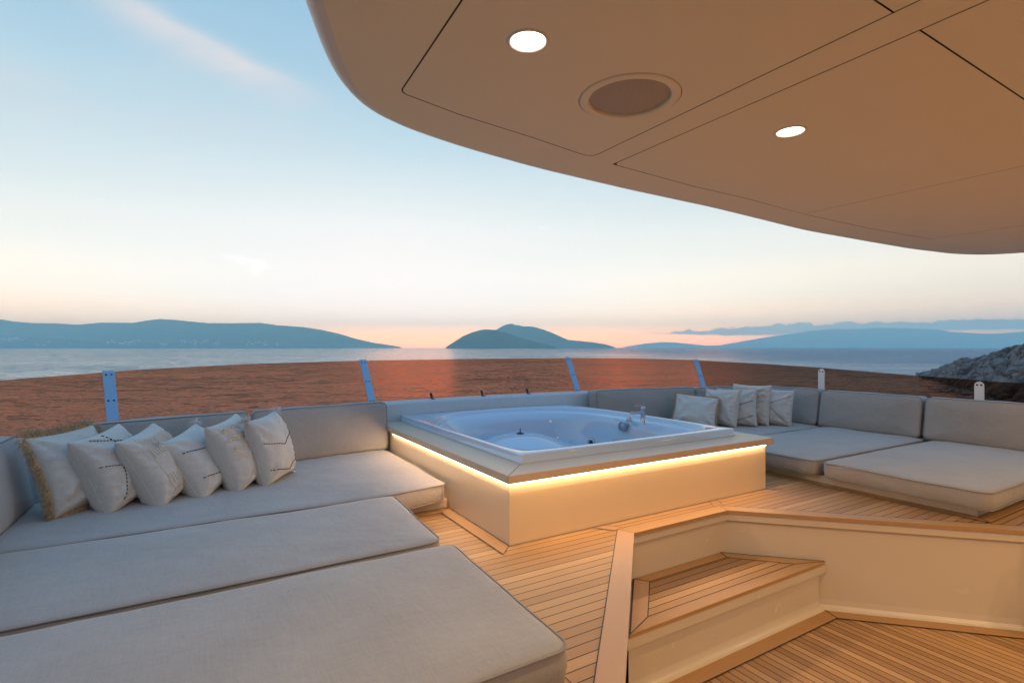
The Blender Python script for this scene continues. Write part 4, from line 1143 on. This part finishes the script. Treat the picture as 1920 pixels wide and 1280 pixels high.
def gauss(x, s): return math_(nt, 'EXPONENT', math_(nt, 'MULTIPLY', math_(nt, 'POWER', math_(nt, 'DIVIDE', math_(nt, 'ABSOLUTE', x), s), 2.), -1.))
g1 = math_(nt, 'MULTIPLY', gauss(da, 30.), gauss(math_(nt, 'SUBTRACT', el, 7.5), 8.5))
gcol = ramp_(nt, e01, [(0, (2.2, 1.85, 1.7)), (3./90, (2.0, 1.75, 1.62)), (6./90, (1.5, 1.38, 1.32)), (10./90, (1.18, 1.13, 1.10)), (16./90, (1.02, 1.03, 1.03))])
gl_ = N(nt, 'ShaderNodeMapRange', interpolation_type='SMOOTHSTEP'); L(nt, el, gl_.inputs[0]); gl_.inputs[1].default_value = .7; gl_.inputs[2].default_value = 3.2
sky = mix_(nt, math_(nt, 'MULTIPLY', math_(nt, 'MULTIPLY', g1, .95), gl_.outputs[0]), sky, gcol)
# far side of the sky is dimmer and bluer
ca = math_(nt, 'COSINE', math_(nt, 'MULTIPLY', da, math.pi/180)); back = math_(nt, 'MULTIPLY_ADD', ca, -.5, .5)
back = math_(nt, 'POWER', back, 1.3)
dusk = ramp_(nt, e01, [(0, (.32, .29, .30)), (6/90, (.42, .34, .34)), (14/90, (.28, .32, .42)), (30/90, (.22, .42, .72)), (50/90, (.26, .55, 1.0)), (1., (.26, .56, 1.08))])
sky = mix_(nt, back, sky, dusk)
# physical daylight model, low weight, for the twilight arch
ns = N(nt, 'ShaderNodeTexSky', sky_type='NISHITA'); ns.sun_disc = False; ns.sun_elevation = D(.5); ns.sun_rotation = TH+D(SUNAZ)
# wispy high cloud streak, upper left
pc = N(nt, 'ShaderNodeCombineXYZ'); zz = math_(nt, 'ADD', Z_, .10)
L(nt, math_(nt, 'DIVIDE', X_, zz), pc.inputs[0]); L(nt, math_(nt, 'DIVIDE', Y_, zz), pc.inputs[1])
def line_mask(a1, e1, a2, e2, w1, w2):
    """soft band along a line in bearing/elevation, sharper on its upper side"""
    dx, dy = a2-a1, e2-e1; ln = math.hypot(dx, dy); nx_, ny_ = -dy/ln, dx/ln
    if ny_ < 0: nx_, ny_ = -nx_, -ny_
    wv = math_(nt, 'MULTIPLY', math_(nt, 'SUBTRACT', cn, .5), 2.2)
    dist = math_(nt, 'ADD', math_(nt, 'ADD', math_(nt, 'MULTIPLY', math_(nt, 'SUBTRACT', az, a1), nx_), math_(nt, 'MULTIPLY', math_(nt, 'SUBTRACT', el, e1), ny_)), wv)
    al = math_(nt, 'DIVIDE', math_(nt, 'ADD', math_(nt, 'MULTIPLY', math_(nt, 'SUBTRACT', az, a1), dx/ln), math_(nt, 'MULTIPLY', math_(nt, 'SUBTRACT', el, e1), dy/ln)), ln)
    upm = gauss(math_(nt, 'MAXIMUM', dist, 0.), w1); dnm = gauss(math_(nt, 'MINIMUM', dist, 0.), w2)
    mr = N(nt, 'ShaderNodeMapRange', interpolation_type='SMOOTHSTEP'); L(nt, al, mr.inputs[0]); mr.inputs[1].default_value = -.35; mr.inputs[2].default_value = .15
    mr2 = N(nt, 'ShaderNodeMapRange', interpolation_type='SMOOTHSTEP'); L(nt, al, mr2.inputs[0]); mr2.inputs[1].default_value = 1.35; mr2.inputs[2].default_value = .6
    return math_(nt, 'MULTIPLY', math_(nt, 'MULTIPLY', upm, dnm), math_(nt, 'MULTIPLY', mr.outputs[0], mr2.outputs[0]))
mpn = N(nt, 'ShaderNodeMapping'); mpn.inputs['Rotation'].default_value = (0, 0, .5); mpn.inputs['Scale'].default_value = (.9, 3.4, 1); L(nt, pc.outputs[0], mpn.inputs[0])
cn = noise_(nt, mpn.outputs[0], 1.6, 8, .62)
def ae(px, py):
    a = math.atan2(px-960, F); return math.degrees(a), math.degrees(math.atan2((HZ-py)*math.cos(a), F))
a1, e1 = ae(230, 0); a2, e2 = ae(560, 165)
s1 = math_(nt, 'MULTIPLY', line_mask(a1, e1, a2, e2, .7, 1.8), 1.25)
a1, e1 = ae(-120, 90); a2, e2 = ae(170, 190)
s2 = math_(nt, 'MULTIPLY', line_mask(a1, e1, a2, e2, 1.6, 3.0), .45)
s3 = math_(nt, 'MULTIPLY', line_mask(*ae(250, 190), *ae(640, 250), 3.0, 3.0), .35)
cl = math_(nt, 'MULTIPLY', math_(nt, 'ADD', math_(nt, 'ADD', s1, s2), s3), math_(nt, 'MULTIPLY_ADD', cn, 1.0, .12), clamp=True)
sky = mix_(nt, cl, sky, (.80, .75, .76))
# faint fair-weather cirrus everywhere
ci = math_(nt, 'MULTIPLY', math_(nt, 'SUBTRACT', cn, .5), .25, clamp=True)
sky = mix_(nt, ci, sky, (.80, .80, .80))
# little bright scraps in the glow
def scrap(px, py, wa, we, s):
    a, e_ = ae(px, py); q = noise_(nt, rot.outputs[0], 55., 5, .6)
    dd = math_(nt, 'ADD', math_(nt, 'POWER', math_(nt, 'DIVIDE', math_(nt, 'SUBTRACT', az, a), wa), 2.), math_(nt, 'POWER', math_(nt, 'DIVIDE', math_(nt, 'ADD', math_(nt, 'SUBTRACT', el, e_), math_(nt, 'MULTIPLY', math_(nt, 'SUBTRACT', az, a), .12)), we), 2.))
    return math_(nt, 'MULTIPLY', math_(nt, 'MULTIPLY', math_(nt, 'SUBTRACT', math_(nt, 'ADD', math_(nt, 'SUBTRACT', 1., dd), math_(nt, 'MULTIPLY', math_(nt, 'SUBTRACT', q, .5), 3.2)), .25), .9, clamp=True), s*.55)
for args in ((465, 492, 2.6, .55, .9), (478, 503, 1.3, .9, .7), (240, 505, 1.5, .2, .6), (956, 516, 1.0, .22, .5), (1018, 427, .7, .12, .5)):
    sky = mix_(nt, scrap(*args), sky, (1.7, 1.65, 1.6))
# low cloud bank on the right horizon
bn = noise_(nt, rot.outputs[0], 26., 7, .62); bn2 = noise_(nt, rot.outputs[0], 70., 5, .6)
hgt = math_(nt, 'ADD', math_(nt, 'MULTIPLY', math_(nt, 'SUBTRACT', bn, .5), 1.5), math_(nt, 'MULTIPLY', math_(nt, 'SUBTRACT', bn2, .5), .5))
def mr_(x, a, b2, c_, d_):
    n_ = N(nt, 'ShaderNodeMapRange'); L(nt, x, n_.inputs[0]); n_.inputs[1].default_value = a; n_.inputs[2].default_value = b2; n_.inputs[3].default_value = c_; n_.inputs[4].default_value = d_; return n_.outputs[0]
upE = mr_(az, 12., 27., 1.40, 2.28); loE = mr_(az, 14., 22., 1.35, 1.15)
loE = math_(nt, 'ADD', loE, math_(nt, 'MULTIPLY', mr_(az, 34., 40., 0, 1.), .18))
um = math_(nt, 'MULTIPLY', math_(nt, 'SUBTRACT', math_(nt, 'ADD', upE, hgt), el), 9., clamp=True)
lm = math_(nt, 'MULTIPLY', math_(nt, 'SUBTRACT', el, math_(nt, 'ADD', loE, math_(nt, 'MULTIPLY', hgt, .25))), 7., clamp=True)
am = mr_(az, 11.0, 18., 0., 1.)
bank = math_(nt, 'MULTIPLY', math_(nt, 'MULTIPLY', um, lm), am, clamp=True)
sky = mix_(nt, math_(nt, 'MULTIPLY', bank, .92), sky, mix_(nt, bn2, (.24, .40, .47), (.50, .60, .62)))
mix = N(nt, 'ShaderNodeMix', data_type='RGBA', blend_type='ADD'); mix.inputs[0].default_value = .03
L(nt, sky, mix.inputs[6]); L(nt, ns.outputs[0], mix.inputs[7])
L(nt, mix.outputs[2], bg.inputs[0]); bg.inputs[1].default_value = 1.0

sd = bpy.data.lights.new('sun', 'SUN'); sd.energy = .05; sd.angle = D(40); sd.color = (1., .72, .5)
so = bpy.data.objects.new('sun', sd); C.objects.link(so)
sdir = Vector((math.sin(TH+D(SUNAZ))*math.cos(D(3)), math.cos(TH+D(SUNAZ))*math.cos(D(3)), math.sin(D(3))))
so.rotation_euler = sdir.to_track_quat('Z', 'Y').to_euler()

# ------------------------------------------------------------------ camera, render
cd = bpy.data.cameras.new('camera'); cd.sensor_width = 36.; cd.sensor_fit = 'HORIZONTAL'; cd.lens = 36.*F/1920; cd.shift_y = 11./1920; cd.clip_start = .05; cd.clip_end = 60000.
co_ = bpy.data.objects.new('camera', cd); C.objects.link(co_); co_.location = (0, 0, H); co_.rotation_euler = (math.pi/2, 0, -TH)
SC.camera = co_
SC.view_settings.view_transform = 'Standard'; SC.view_settings.look = 'None'; SC.view_settings.gamma = 1.0; SC.view_settings.exposure = 0.
SC.render.engine = 'CYCLES'; cy = SC.cycles
cy.use_denoising = True
try: cy.denoiser = 'OPENIMAGEDENOISE'
except Exception: pass
cy.max_bounces = 8; cy.diffuse_bounces = 4; cy.glossy_bounces = 4; cy.transparent_max_bounces = 16; cy.volume_bounces = 2
cy.sample_clamp_direct = 8.; cy.sample_clamp_indirect = 6.; cy.caustics_reflective = False; cy.caustics_refractive = False
